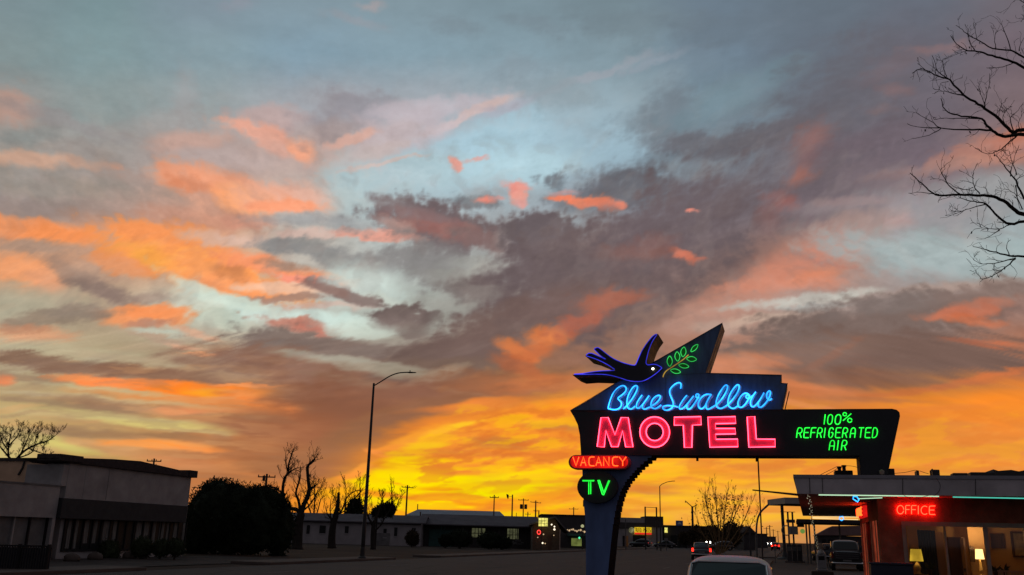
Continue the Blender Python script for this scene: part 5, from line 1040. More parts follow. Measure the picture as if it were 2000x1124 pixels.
# tan block
TY = 38.4
tb_ = thing('tan_building', 'tan block with a thin dark roof edge behind the white annex', 'building', (-42, TY, 0))
x1 = aY(97, 930, TY).x; zt2 = aY(60, 901, TY).z; MB().box(-66, x1, TY, TY+9, 0, zt2).build('wall', M['tanwall'], tb_)
MB().box(-66.1, x1+.1, TY-.12, TY+9, zt2, zt2+.16).build('roof_edge', M['darkroof'], tb_)
pz = aY(47, 915, TY); MB().tube([(pz.x, TY-.05, zt2), (pz.x-.05, TY-.06, pz.z), (pz.x-.25, TY-.06, pz.z-.35)], .05, 6).build('drain_pipe', M['darksteel'], tb_)
MB().box(FX-2.3, FX-.02, ya-.35, ya-.005, 3.5, aY(104, 908, ya-.2).z).build('side_wall', M['whitewall'], shop)
# railing at the bottom left
a = aZ(88, 1121); c = aZ(-90, 1119); t = thing('railing', 'dark picket railing by the kerb at the bottom left', 'fence', ((a.x+c.x)/2, (a.y+c.y)/2, 0))
n = 34; hh = .92; b = MB()
for k in range(n+1):
    p = a.lerp(c, k/n); b.box(p.x-.018, p.x+.018, p.y-.018, p.y+.018, .06, hh)
    o_ = p
b.build('pickets', M['darksteel'], t)
MB().bar((a.x,a.y,hh), (c.x,c.y,hh), .07, .05).bar((a.x,a.y,.08), (c.x,c.y,.08), .05, .05).build('rail', M['dark'], t)
for f in (0, .33, .66, 1.): p = a.lerp(c, f); MB().box(p.x-.045, p.x+.045, p.y-.045, p.y+.045, 0, hh+.06).build('post', M['dark'], t)
MB().bar((a.x,a.y+.14,.45), (c.x,c.y+.14,.45), .04, .82).build('backing_board', M['navybox'], t)
for i, px in enumerate((139,185,253)):
    p = aZ(px, 1098-i*3); t = thing('parking_stone', ('pale wedge shaped stone at the lot edge before the leftmost shrub','pale stone between the second and third shrub','rounded pale stone at the foot of the dark doorway')[i], 'stone', (p.x, p.y, 0), group='pale stones on the shop forecourt')
    b = MB(); lump(b, (p.x, p.y, .14, .42, .22, .24), 5+i, 8, .15); b.build('block', M['concrete'], t, smooth=True)
# ------------------------------------------------------------------ frames turned like the view (the buildings across the bend)
class Fr:
    def __init__(s, name, lab, cat, D, pxc, group=None):
        s.D = D; s.c = aD(pxc, hor(pxc), D); s.lat0 = s.c.dot(_r0); s.t = thing(name, lab, cat, (s.c.x, s.c.y, 0), HEAD, group)
    def x(s, px, dd=0.): return aD(px, hor(px), s.D+dd).dot(_r0)-s.lat0
    def z(s, px, py, dd=0.): return aD(px, py, s.D+dd).z
def gable_roof(b, x0, x1, y0, y1, ze, zr, ov=.3):
    ym = (y0+y1)/2; v = [(x0-ov,y0-ov,ze),(x1+ov,y0-ov,ze),(x1+ov,ym,zr),(x0-ov,ym,zr),(x1+ov,y1+ov,ze),(x0-ov,y1+ov,ze)]
    v2 = [(x, y, z-.14) for x, y, z in v]; b.add(v+v2, [(0,1,2,3),(3,2,4,5),(7,6,9,8),(8,9,11,10),(0,6,7,1),(5,4,10,11),(1,7,8,2),(2,8,10,4),(0,3,9,6),(3,5,11,9)]); return b
def gable_end(b, x, y0, y1, z0, ze, zr, th=.2):
    b.add([(x,y0,z0),(x,y1,z0),(x,y1,ze),(x,(y0+y1)/2,zr),(x,y0,ze),(x-th,y0,z0),(x-th,y1,z0),(x-th,y1,ze),(x-th,(y0+y1)/2,zr),(x-th,y0,ze)], [(0,1,2,3,4),(9,8,7,6,5),(0,5,6,1),(1,6,7,2),(4,9,5,0)]); return b
M['greyroof'] = mat('grey_roof', (.11,.10,.11), .9, .2, .8, bump=.2, bscale=8, spec=.15)
M['metalroof'] = mat('metal_roof', (.17,.19,.24), .6, .12, .5, spec=.4, stretch=(4,1,1))
M['motelwall'] = mat('far_white_wall', (.30,.28,.28), .9, .2, .6, spec=.1)
M['teal'] = mat('teal_paint', (.04,.11,.10), .7, .25, 1.5)
M['brownwall'] = mat('brown_board', (.10,.07,.05), .9, .35, 2., stretch=(1,1,4))
M['darkwall'] = mat('dark_wall', (.055,.048,.048), .9, .25, .8)
M['win_lit'] = emis('lit_window', (.36,.37,.19), .17, 2.2)
M['sign_yellow'] = emis('yellow_lightbox', (.95,.85,.20), .95, 2.5)
# wing A: white walls
f = Fr('motel_wing', 'long low white building with a grey roof behind the bare trees', 'building', 122, 680)
x0, x1 = f.x(560), f.x(822); MB().box(x0, x1, 0, 7, 0, 2.95).build('wall', M['motelwall'], f.t, local=True)
zr = f.z(700, 1004.5, 3.5); gable_roof(MB(), x0, x1, 0, 7, 2.95, zr, .6).build('roof', M['greyroof'], f.t, local=True)
for px, w, h0, h1 in ((602,6,1.2,2.3),(630,12,1.3,2.3),(677,7,1.4,2.3),(752,6,1.0,2.1),(773,6,1.2,2.3),(806,3,1.5,2.3),(810,3,1.5,2.3)):
    wd = MB().box(f.x(px-w/2), f.x(px+w/2), -.06, -.004, h0, h1).build('window', M['shopglass'], f.t, local=True)
    MB().box(f.x(px-w/2)-.06, f.x(px+w/2)+.06, -.09, -.062, h0-.1, h0).build('sill', M['motelwall'], wd, local=True)
gd = MB().box(f.x(735), f.x(762), -.08, -.004, 0, 1.55).build('garage_door', M['pale2'], f.t, local=True); MB().box(f.x(748)-.2, f.x(748)+.2, -.11, -.082, .6, .66).build('handle', M['steel'], gd, local=True)
MB().box(f.x(560), x1, -.35, -.1, 2.72, 2.88).build('gutter', M['dark'], f.t, local=True)
# wing B: teal stretch and porch with lit windows
f = Fr('porch_building', 'long dark building with a grey pitched roof and two dimly lit windows', 'building', 126, 930)
x0, x1 = f.x(823), f.x(1047); MB().box(x0, x1, 0, 8, 0, 2.9).build('wall', M['darkwall'], f.t, local=True)
MB().box(f.x(838), f.x(885), -.06, -.004, 0, 2.2).build('painted_wall', M['teal'], f.t, local=True)
gable_roof(MB(), x0, x1, -1.8, 8, 2.9, f.z(1000, 1008.5, 3), .3).build('roof', M['greyroof'], f.t, local=True)
for px in (862, 868): MB().box(f.x(px-1.3), f.x(px+1.3), -.1, -.062, .2, 2.6).build('door_post', M['teal'], f.t, local=True)
for a, c, z0, z1 in ((921,948,1.3,2.5),(990,1013,1.2,2.55)):
    w = MB().box(f.x(a), f.x(c), -.05, -.004, z0, z1).build('lit_window', M['win_lit'], f.t, local=True)
    fb = MB()
    for k in range(5): xx = f.x(a)+(f.x(c)-f.x(a))*k/4; fb.box(xx-.04, xx+.04, -.1, -.052, z0, z1)
    fb.box(f.x(a), f.x(c), -.1, -.052, z0+.5, z0+.58); fb.build('frame', M['dark'], w, local=True)
for px in (905, 940, 975, 1010, 1038): MB().box(f.x(px)-.06, f.x(px)+.06, -1.7, -1.58, 0, 2.9).build('porch_post', M['darkwall'], f.t, local=True)
MB().box(f.x(1041), f.x(1046), -1.75, -1.6, .6, 2.8).build('white_post', M['motelwall'], f.t, local=True)
b = MB(); rg = random.Random(3)
for k in range(11): xx = f.x(1000+k*1.6)+rg.uniform(-.1,.1); z_ = rg.uniform(.5,1.0); b.box(xx, xx+rg.uniform(.2,.5), -1.4, -1.2, z_, z_+rg.uniform(.05,.25))
b.build('porch_chairs', M['pale'], f.t, local=True)
# hall behind
f = Fr('metal_hall', 'large metal roofed hall rising behind the long low buildings', 'building', 185, 880)
x0, x1 = f.x(781), f.x(990); MB().box(x0, x1, 0, 16, 0, 4.9).build('wall', M['darkwall'], f.t, local=True)
zr = f.z(880, 996.8, 8); ze = f.z(880, 1016); b = MB(); b.add([(x0-.6,-.5,ze),(x1+.6,-.5,ze),(x1-1.6,8,zr),(x0+2.6,8,zr),(x0-.6,16.5,ze),(x1+.6,16.5,ze)], [(0,1,2,3),(3,2,5,4),(0,3,4),(1,5,2),(0,4,5,1)]); b.build('roof', M['metalroof'], f.t, local=True)
# cafe with gable, facing the street
f = Fr('cafe_building', 'brown boarded cafe with a gable end, hung with lamps and a yellow lightbox', 'cafe', 116, 1075)
x0, x1 = f.x(1040), f.x(1093); zr = f.z(1085, 1009.5, 0); ze = f.z(1107, 1040); xm = f.x(1083)
b = MB(); b.prismY([(x0, 0), (x1, 0), (x1, ze+.5), (xm, zr-.2), (x0, ze+1.0)], 0, 9); b.build('wall', M['brownwall'], f.t, local=True)
xr = f.x(1110); b = MB(); b.prismY([(x0-.3, ze+.75), (xm, zr-.15), (xr, ze-.1), (xr, ze+.08), (xm, zr+.05), (x0-.3, ze+.95)], -.6, 9.3); b.build('roof', M['greyroof'], f.t, local=True)
MB().box(f.x(1092.5), f.x(1094), -.5, -.35, 0, ze+.3).build('corner_post', M['palewood'], f.t, local=True)
lb = MB().box(f.x(1051), f.x(1068.5), -1.2, -.95, f.z(1060, 1028.5), f.z(1060, 1012.5)).build('lightbox', M['sign_yellow'], f.t, local=True)
b = MB(); xa, xb_ = f.x(1051), f.x(1068.5); za, zb_ = f.z(1060, 1028.5), f.z(1060, 1012.5)
for k in (1, 2): zz = za+(zb_-za)*k/3; b.box(xa, xb_, -1.23, -1.205, zz-.02, zz+.02)
for k in (1, 2): xx = xa+(xb_-xa)*k/3; b.box(xx-.02, xx+.02, -1.23, -1.205, za, zb_)
b.build('frame', mat('lightbox_bars', (.25,.22,.06), .7), lb, local=True); MB().box(xa+.3, xa+.4, -1.12, -1.02, 0, za).build('sign_post', M['darksteel'], f.t, local=True)
M['n_dot'] = emis('red_neon_ring', (2.2,.10,.08), 1.)
MB().tube([(f.x(1052)+.2*cos(2*pi*k/14), -.75, f.z(1052,1040)+.24*sin(2*pi*k/14)) for k in range(14)], .055, 5, closed=True).build('red_neon_ring', M['n_dot'], f.t, local=True)
M['warmdot'] = emis('warm_bulb', (1.2,1.0,.72), 1.4); M['dimdot'] = emis('dim_bulb', (.9,.62,.35), .7)
for px, py, r_, m_ in ((1082,1034.5,.13,'warmdot'),(1082,1029,.10,'warmdot'),(1076.5,1025,.10,'warmdot'),(1061,1044,.09,'dimdot'),(1081,1046,.07,'dimdot'),(1059.5,1061,.11,'warmdot'),(1064.5,1062,.08,'dimdot'),(1050,1050,.07,'dimdot')):
    MB().lathe([(.01,-r_),(r_*.8,-r_*.6),(r_,0),(r_*.8,r_*.6),(.01,r_)], (f.x(px), -.8, f.z(px, py, -.8)), 8).build('lamp', M[m_], f.t, local=True)
MB().box(f.x(1070), f.x(1078), -.05, -.003, 0, 1.9).build('door', M['darkwood'], f.t, local=True)
# dark block behind with string lights and teal canopy
f = Fr('dark_block', 'long flat roofed dark building behind the cafe, reaching behind the blue pylon', 'building', 150, 1110)
x0, x1 = f.x(1058), f.x(1204); zt = f.z(1110, 1007.5); MB().box(x0, x1, 0, 14, 0, zt).build('wall', M['darkwall'], f.t, local=True); MB().box(x0-.2, x1+.2, -.2, 14.2, zt, zt+.15).build('roof_edge', M['darkroof'], f.t, local=True)
MB().box(f.x(1108), f.x(1143), -3.2, -.1, f.z(1125,1046)-.1, f.z(1125,1043)).build('canopy', M['teal'], f.t, local=True)
MB().box(f.x(1116), f.x(1136), -.06, -.004, .3, 1.5).build('lit_window', emis('green_window', (.20,.24,.06), .6, 1.), f.t, local=True)
MB().lathe([(.01,-.2),(.2,0),(.01,.2)], (f.x(1131), -.6, f.z(1131,1051)), 8).build('green_lamp', emis('green_lamp', (.1,1.,.45), 1.2), f.t, local=True)
t = thing('string_lights', 'row of small warm string lights beside the cafe gable', 'string lights', tuple(aD(1125, 1037, 146)))
w = [aD(1107+k*.62, 1033.5+3.2*(k/60)+1.5*sin(k*.26), 146) for k in range(61)]; MB().tube(w, .02, 4).build('wire', M['cable'], t)
for k in range(2, 60, 6): r_ = .13 if k % 4 else .18; MB().lathe([(.01,-r_),(r_,0),(.01,r_)], w[k]-Vector((0,0,.1)), 6).build('bulb', M['dimdot'] if k % 3 else M['warmdot'], t)
# auto parts store
f = Fr('auto_store', 'grey auto parts store with a round sign and a yellow and red lit panel', 'store', 200, 1250)
x0, x1 = f.x(1205), f.x(1294); zt = f.z(1250,1012); MB().box(x0, x1, 0, 16, 0, zt).build('wall', M['motelwall'], f.t, local=True)
MB().box(f.x(1262), x1+.2, -.3, 8, f.z(1280,1030), f.z(1280,1009)).build('raised_parapet', M['darkwall'], f.t, local=True); MB().box(x0, f.x(1262), -.25, -.003, f.z(1230,1033), f.z(1230,1021)).build('fascia_band', M['darkwall'], f.t, local=True)
sg = MB().box(f.x(1239), f.x(1272), -.5, -.31, f.z(1256,1044), f.z(1256,1030.5)).build('lit_panel', emis('panel_yellow', (.85,.55,.02), .85, .6), f.t, local=True)
MB().box(f.x(1239), f.x(1272), -.53, -.505, f.z(1256,1044.4), f.z(1256,1040.8)).build('red_strip', emis('panel_red', (.85,.03,.02), .8), sg, local=True)
b = MB(); xa, xb_ = f.x(1240.5), f.x(1270.5); z0, z1 = f.z(1256,1039.6), f.z(1256,1032)
for i, ch in enumerate('AUTO PARTS'):
    if ch == ' ': continue
    w_ = (xb_-xa)/10
    for s_ in GL[ch]: b.tube([(xa+w_*(i+.12)+w_*.72*gx, -.53, z0+(z1-z0)*gy) for gx, gy in s_], .055, 4)
b.build('lettering', mat('panel_lettering', (.10,.02,.01), .7), sg, local=True)
c_ = (f.x(1233.5), -.45, f.z(1233.5,1036)); rs = MB().lathe([(.01,-.06),(.58,-.06),(.60,0),(.01,.06)], c_, 20, 'Y').build('round_sign', emis('round_sign', (.42,.40,.20), .6, 1.5), f.t, local=True)
MB().tube([(c_[0]+.47*cos(2*pi*k/6), -.53, c_[2]+.47*sin(2*pi*k/6)) for k in range(6)], .05, 4, closed=True).build('hexagon_mark', mat('hexagon_mark', (.05,.06,.12), .7), rs, local=True)
for a, c in ((1216,1220),(1221,1227)): MB().box(f.x(a), f.x(c), -.06, -.004, 0, 2.2).build('door', mat('orange_door', (.5,.22,.07), .7) if a == 1221 else M['dark'], f.t, local=True)
MB().box(f.x(1236), f.x(1262), -.06, -.004, 0, 2.4).build('shop_window', M['shopglass'], f.t, local=True)
f = Fr('far_shop', 'dark flat roofed shop far down the road with a small yellow sign', 'shop', 205, 1340)
MB().box(f.x(1298), f.x(1392), 0, 12, 0, f.z(1340,1029)).build('wall', M['darkwall'], f.t, local=True); MB().box(f.x(1296), f.x(1394), -.3, 12, f.z(1340,1029), f.z(1340,1027)).build('roof_edge', M['darkroof'], f.t, local=True)
MB().box(f.x(1297.5), f.x(1303), -.8, -.5, f.z(1300,1041), f.z(1300,1031)).build('yellow_sign', M['sign_yellow'], f.t, local=True); MB().box(f.x(1310), f.x(1340), -.06, -.003, 0, 2.6).build('window', M['shopglass'], f.t, local=True)
t = thing('billboard', 'small blue and white sign board above the far flat roofs', 'billboard', tuple(aD(1327, 1054, 198))[:2]+(0,)); D = 198
a, c = aD(1320, 1017, D), aD(1334, 1027, D); q = [aD(1320,1017,D), aD(1334,1017.3,D), aD(1334,1027.3,D), aD(1320,1027,D)]
b = MB(); n_ = cH*.15; b.add(q+[p+n_ for p in q], [(3,2,1,0),(4,5,6,7),(0,1,5,4),(1,2,6,5),(2,3,7,6),(3,0,4,7)]); b.build('board', mat('board_blue', (.10,.14,.35), .6), t)
q2 = [aD(*p, D-.1) for p in ((1323,1024.5),(1331,1024.7),(1329,1020.5),(1326,1019.5))]; b = MB(); b.add(q2+[p-cH*.03 for p in q2], [(0,1,2,3),(7,6,5,4)]); b.build('white_mark', mat('board_white', (.6,.6,.62), .6), t)
for px in (1323, 1331): p = aD(px, 1028, D+.1); MB().tube([(p.x,p.y,0),(p.x,p.y,p.z)], .1, 6).build('post', M['darksteel'], t)
t = Fr('far_house', 'small far house with a pointed dark roof at the roadside', 'house', 185, 1464)
MB().box(t.x(1453), t.x(1475), 0, 8, 0, t.z(1464,1042)).build('wall', M['darkwall'], t.t, local=True); gb = MB(); gb.prismY([(t.x(1450), t.z(1464,1042)), (t.x(1478), t.z(1464,1042)), (t.x(1464), t.z(1464,1028))], -.4, 8.4); gb.build('roof', M['darkroof'], t.t, local=True)
for i, (a, c, py, D, lab) in enumerate(((1476,1499,1044,260,'low dark shed right of the pointed roof'),(1490,1516,1049,420,'lowest dark roofline near the vanishing point of the road'),(1395,1455,1046,230,'long low dark roofline behind the many stemmed tree'))):
    f = Fr('far_building', lab, 'building', D, (a+c)/2, 'far dark buildings along the road'); zt = f.z((a+c)/2, py); MB().box(f.x(a), f.x(c), 0, 10, 0, zt).build('wall', M['darkwall'], f.t, local=True); MB().box(f.x(a)-.3, f.x(c)+.3, -.3, 10.3, zt, zt+.2).build('roof_edge', M['darkroof'], f.t, local=True)
f = Fr('far_building', 'flat dark building behind the dark juniper and bare trees', 'building', 200, 520, 'far dark buildings along the road'); MB().box(f.x(380), f.x(600), 0, 10, 0, 3.6).build('wall', M['darkwall'], f.t, local=True); MB().box(f.x(378), f.x(602), -.3, 10.3, 3.6, 3.8).build('roof_edge', M['darkroof'], f.t, local=True)
# ------------------------------------------------------------------ petrol station across the side road
M['canopywhite'] = mat('canopy_white', (.30,.27,.25), .7, .15, 1.)
GY = 98.
def gp(px, py, Y=GY): return aY(px, py, Y)
t = thing('petrol_canopy', 'white edged petrol station canopy on a single slim column', 'canopy', (gp(1523,1060).x, GY, 0))
zt, zb = gp(1533, 972).z, gp(1533, 984).z; A = gp(1533, 980); Lf = gp(1499, 984, 104.); dv = Vector((Lf.x-A.x, 104.-GY, 0))
q = [Vector((A.x, GY, 0)), Vector((A.x+7.5, GY+1.2, 0)), Vector((A.x+7.5, GY+9, 0)), Vector((Lf.x, 104., 0))]
b = MB(); b.add([(p.x, p.y, zb) for p in q]+[(p.x, p.y, zt) for p in q], [(3,2,1,0),(4,5,6,7),(0,1,5,4),(1,2,6,5),(2,3,7,6),(3,0,4,7)]); b.m = [1,2,0,0,0,0]; b.build('canopy_roof', [M['canopywhite'], M['darkwall'], M['darkroof']], t)
cpt = gp(1522.5, 1050, 100.); MB().tube([(cpt.x+.45, 100, 0), (cpt.x+.40, 100, zb)], .16, 10).build('column', M['darksteel'], t); MB().lathe([(.9,0),(.9,.12),(.35,.3),(.17,.8)], (cpt.x+.45, 100, 0), 14).build('column_base', M['darksteel'], t)
def gbox(t, name, px0, px1, pyt, pyb, Y, m, dep=.4):
    a, c = aY(px0, pyt, Y), aY(px1, pyb, Y); return MB().box(a.x, c.x, Y, Y+dep, max(0, c.z), a.z).build(name, m, t)
t = thing('station_sign', 'stacked petrol station sign with a ring on two posts', 'sign', (aY(1548,1060,88).x, 88, 0)); Y = 88.
gbox(t, 'post', 1540, 1542, 1000, 1100, Y+.1, M['darksteel'], .2); gbox(t, 'post', 1549, 1551, 1000, 1100, Y+.1, M['darksteel'], .2)
gbox(t, 'top_box', 1535.5, 1553, 1015, 1021.5, Y-.1, M['darkwall'], .6); gbox(t, 'panel', 1538, 1559, 1028, 1044.5, Y-.1, M['canopywhite'], .5); gbox(t, 'top_bar', 1524, 1553, 999.5, 1001, Y, M['darksteel'], .1); gbox(t, 'dark_panel', 1556, 1571, 1014, 1030, Y-.15, M['darkwall'], .4)
c_ = aY(1536, 1036.5, Y-.1); MB().tube([(c_.x+.42*cos(2*pi*k/20), Y-.1, c_.z+.42*sin(2*pi*k/20)) for k in range(20)], .045, 6, closed=True).build('ring', M['canopywhite'], t)
c_ = aY(1567.5, 1038, Y-.3); MB().lathe([(.01,-.03),(.22,-.03),(.22,.03),(.01,.03)], c_, 8, 'Y').build('green_disc', emis('green_disc', (.16,.30,.06), .8), t)
for i, (px, lab) in enumerate(((1541,'leftmost petrol pump under the far canopy'),(1551,'middle petrol pump under the far canopy'),(1561,'rightmost petrol pump under the far canopy'))):
    p = aY(px, 1060, 84.+i); t = thing('petrol_pump', lab, 'petrol pump', (p.x, p.y, 0), group='petrol pumps under the far canopy')
    MB().box(p.x-.2, p.x+.2, p.y-.2, p.y+.2, .15, 1.55).build('housing', M['darkwall'], t, bevel=.03); MB().box(p.x-.15, p.x+.15, p.y-.23, p.y-.2, 1.0, 1.35).build('display', M['pale2'], t); MB().box(p.x-.4, p.x+.4, p.y-.4, p.y+.4, .02, .15).build('island', M['concrete'], t)
f = thing('station_roof', 'long thin black canopy roof seen under the office canopy', 'canopy', (aY(1610,1060,80).x, 80, 0)); a, c = aY(1556, 1014, 80), aY(1700, 1024, 80)
MB().box(a.x, c.x+2, 80, 88, c.z+.0, a.z).build('canopy_roof', M['darkroof'], f)
for px in (1575, 1581, 1591, 1640, 1690): p = aY(px, 1040, 82); MB().tube([(p.x, 82, 0), (p.x, 82, c.z)], .07, 8).build('column', M['steel'], f)
f = thing('gabled_hall', 'pinkish low gabled building behind the parked pickup', 'building', (aY(1650,1060,120).x, 120, 0)); Y = 120
q = [S(x, y, Y) for x, y in ((1592,1046),(1625,1028),(1760,1026),(1760,1046))]; MB().prismY(q, Y, Y+14).build('roof', mat('rust_roof', (.20,.12,.11), .8, .25, .8), f); x0, x1 = aY(1598,1050,Y+.4).x, aY(1756,1050,Y+.4).x; MB().box(x0, x1, Y+.4, Y+13, 0, q[0][1]).build('wall', M['darkwall'], f)
for px in (1606, 1618): MB().box(aY(px,1055,Y).x, aY(px+7,1055,Y).x, Y+.3, Y+.395, 0, 2.2).build('door', M['dark'], f)
# ------------------------------------------------------------------ street furniture
def pole(name, lab, cat, px, pt, D, arms=(), r=.13, group=None, extras=()):
    a = aD(px, pt, D); t = thing(name, lab, cat, (a.x, a.y, 0), group=group); MB().tube([(a.x, a.y, 0), (a.x, a.y, a.z)], [r*1.2, r*.8], 8).build('pole', M['darkwood'] if 'utility' in name else M['darksteel'], t)
    for (dz, hw, sag) in arms:
        z = a.z-dz; e0 = Vector((a.x, a.y, z))-_r0*hw; e1 = Vector((a.x, a.y, z))+_r0*hw+Vector((0,0,sag)); ar = MB().bar(e0, e1, .12, .13).build('crossarm', M['darkwood'], t)
        ib_ = MB()
        for f_ in (0.03, .35, .65, .97): p = e0.lerp(e1, f_); ib_.lathe([(.05,.05),(.075,.14),(.03,.26)], p, 6)
        ib_.build('insulators', M['darksteel'], ar)
    return t, a
UG = 'utility poles on the skyline'
pole('utility_pole', 'utility pole whose crossarm shows over the white shop roof', 'utility pole', 301.5, 896, 120, ((.35,.95,0),(.95,.35,0)), .14, UG)
t, a = pole('utility_pole', 'utility pole beside the left limb of the pollarded tree', 'utility pole', 521.5, 926, 105, ((.35,1.0,0),), .15, UG)
MB().lathe([(.02,-.3),(.16,-.28),(.16,.28),(.02,.3)], (a.x-.35, a.y, a.z-.5), 10).build('transformer', M['darksteel'], t)
pole('utility_pole', 'tall utility pole in front of the brightest yellow sky right of the street lamp', 'utility pole', 796, 948, 165, ((.35,1.05,-.1),), .17, UG)
pole('utility_pole', 'short armless pole right of the tall utility pole', 'utility pole', 816, 985, 200, (), .13, UG)
pole('utility_pole', 'stubby pole before the hall roof near its left end', 'utility pole', 821.5, 1000, 160, (), .14, UG)
pole('utility_pole', 'stubby pole before the middle of the hall roof', 'utility pole', 857.5, 1006, 140, (), .09, UG)
pole('utility_pole', 'utility pole with faint wide arms over the right end of the hall', 'utility pole', 965.5, 967, 175, ((.5,.85,0),), .13, UG)
pole('utility_pole', 'utility pole carrying two transformers right of the flood light mast', 'utility pole', 1022.5, 974, 230, ((.4,1.3,0),), .15, UG)
a = aD(1022.5, 990, 230)
tp_ = [o for o in scene.objects if o.get('label', '').startswith('utility pole carrying')][0]
for s_ in (-1, 1): MB().lathe([(.02,-.6),(.38,-.55),(.38,.55),(.02,.6)], a+_r0*.55*s_, 10).build('transformer', M['darksteel'], tp_)
pole('utility_pole', 'utility pole with slanting arms left of the cafe lightbox', 'utility pole', 1046.5, 978, 235, ((.4,1.35,-.2),(2.6,.5,0)), .2, UG)
pole('utility_pole', 'armless short pole just above the cafe lightbox', 'utility pole', 1052.5, 997, 235, (), .17, UG)
pole('utility_pole', 'distant utility pole over the dark block left of the TV disc', 'utility pole', 1120.5, 991, 300, ((.6,1.5,0),), .2, UG)
pole('utility_pole', 'tiny distant pole between the transformer pole and the slanting arms', 'utility pole', 1031, 1000, 300, ((.8,.9,0),), .18, UG)
pole('utility_pole', 'tiny distant pole left of the transformer pole', 'utility pole', 1008.5, 1002, 330, (), .14, UG)
for i, (px, pt, D, l) in enumerate(((1497,1030,420,'leftmost of the faint far poles over the road end'),(1503,1026,400,'second of the faint far poles over the road end'),(1510,1034,520,'third of the faint far poles over the road end'),(1519,1037,600,'rightmost of the faint far poles over the road end'))):
    pole('utility_pole', l, 'utility pole', px, pt, D, ((.6,1.3,0),), .22, UG)
t, a = pole('flood_light_mast', 'thick straight mast with a flood light floating off its top left', 'light mast', 1001, 966.5, 155, (), .13)
MB().bar(a-Vector((0,0,.3)), a-_r0*.75-Vector((0,0,.35)), .05).build('arm', M['darksteel'], t)
b = MB(); b.prismY([(0,.35),(.42,.2),(.42,-.25),(.3,-.55),(.1,-.2)], -.1, .1); b.v = [tuple(a-_r0*.85+_r0*(v[0]-.2)+cH*v[1]+Vector((0,0,v[2]-.25))) for v in b.v]; b.build('lamp_head', M['darksteel'], t)
# tall street lamp
p0 = aZ(707, 1096); D = p0.dot(cH); tpx = aD(733, 752, D)
t = thing('street_lamp', 'tall curved arm street lamp standing dark against the sunset', 'street lamp', (p0.x, p0.y, .15), group=None)
MB().tube([(p0.x, p0.y, .14), (p0.x, p0.y, 2), (p0.x, p0.y, tpx.z+.1)], [.125,.115,.065], 14).build('pole', M['darksteel'], t, smooth=True)
MB().lathe([(.24,.14),(.24,.2),(.15,.28),(.14,.75),(.12,.8)], (p0.x, p0.y, 0), 14).build('base', M['darksteel'], t)
off_ = Vector((p0.x, p0.y, tpx.z))-tpx
arm = [aD(x, y, D)+off_*max(0, 1-i/6) for i, (x, y) in enumerate(((733,754),(737,751.5),(748,744.5),(763,735),(778,729.3),(792,727.8),(800,727.6)))]
MB().tube(smooth3(arm, 3), .038, 8).build('arm', M['darksteel'], t, smooth=True)
hd = aD(797, 727.8, D); b = MB()
pr = [(-.1,.045,.05),(.0,.06,.07),(.12,.09,.09),(.4,.11,.055),(.52,.06,.03)]
vs = []
for x, w_, h_ in pr:
    for j in range(8): a_ = 2*pi*j/8; vs.append(hd+_r0*x+cH*(w_*cos(a_))+Vector((0,0,h_*sin(a_)*.6)))
b.add(vs, [(i*8+j, i*8+(j+1) % 8, (i+1)*8+(j+1) % 8, (i+1)*8+j) for i in range(4) for j in range(8)]+[tuple(range(7,-1,-1)), tuple(range(32,40))]); b.build('lamp_head', M['darksteel'], t)
MB().tube([hd+_r0*.12+Vector((0,0,.03)), hd+_r0*.12+Vector((0,0,.14))], .03, 6).build('photocell', M['darksteel'], t)
# second lamp behind the pylon, the curved one by the road
t, a = pole('street_lamp', 'distant street lamp with a thin rising arm between the pylon and the car', 'street lamp', 1288.5, 950, 135, (), .085)
MB().tube([a, aD(1293,946,135), aD(1303,941.8,135), aD(1314,940,135)], .05, 6).build('arm', M['darksteel'], t); MB().bar(aD(1312,940.2,135), aD(1318,940,135), .2, .09).build('lamp_head', M['darksteel'], t)
t = thing('street_lamp', 'low lamp post curving over towards the petrol canopy', 'street lamp', tuple(aD(1478.5, 1085, 92))[:2]+(0,)); q = smooth3([Vector((aD(1478.5,1085,92).x, aD(1478.5,1085,92).y, 0)), aD(1477.5,1050,92), aD(1477.8,1028,92), aD(1481,1010,92), aD(1488,998,92), aD(1497,990,92)], 4)
MB().tube(q, [.09]*len(q), 8).build('pole', M['steel'], t); MB().bar(aD(1494,992,92), aD(1501,986,92), .25, .16).build('lamp_head', M['darksteel'], t)
# sign frame of two posts
t = thing('sign_frame', 'empty sign frame of two tall posts before the auto store', 'sign frame', tuple(aD(1271,1060,150))[:2]+(0,))
for px, pt in ((1260,990),(1282,991)): p = aD(px, pt, 150); MB().tube([(p.x,p.y,0),(p.x,p.y,p.z)], .12, 8).build('post', M['darksteel'], t)
MB().bar(aD(1260,991,150), aD(1282,992,150), .08).build('crossbar', M['darksteel'], t); MB().bar(aD(1260,1012,150), aD(1282,1013,150), .3, .25).build('cabinet', M['darkwall'], t)
p = aD(1222, 1015, 140); t = thing('flag_pole', 'slim pale pole at the left end of the auto store', 'pole', (p.x,p.y,0)); MB().tube([(p.x,p.y,0),(p.x,p.y,p.z)], .07, 8).build('pole', M['steel'], t); MB().lathe([(.01,-.1),(.1,0),(.01,.1)], (p.x,p.y,p.z), 8).build('finial', M['steel'], t)
p = aD(1301, 1055, 150); t = thing('road_sign', 'small pale roadside sign post before the far shop', 'road sign', (p.x,p.y,0)); MB().tube([(p.x,p.y,0),(p.x,p.y,p.z)], .06, 6).build('post', M['steel'], t); MB().box(p.x-.3,p.x+.3,p.y-.04,p.y,p.z-.2,p.z+.3).build('board', M['pale2'], t)
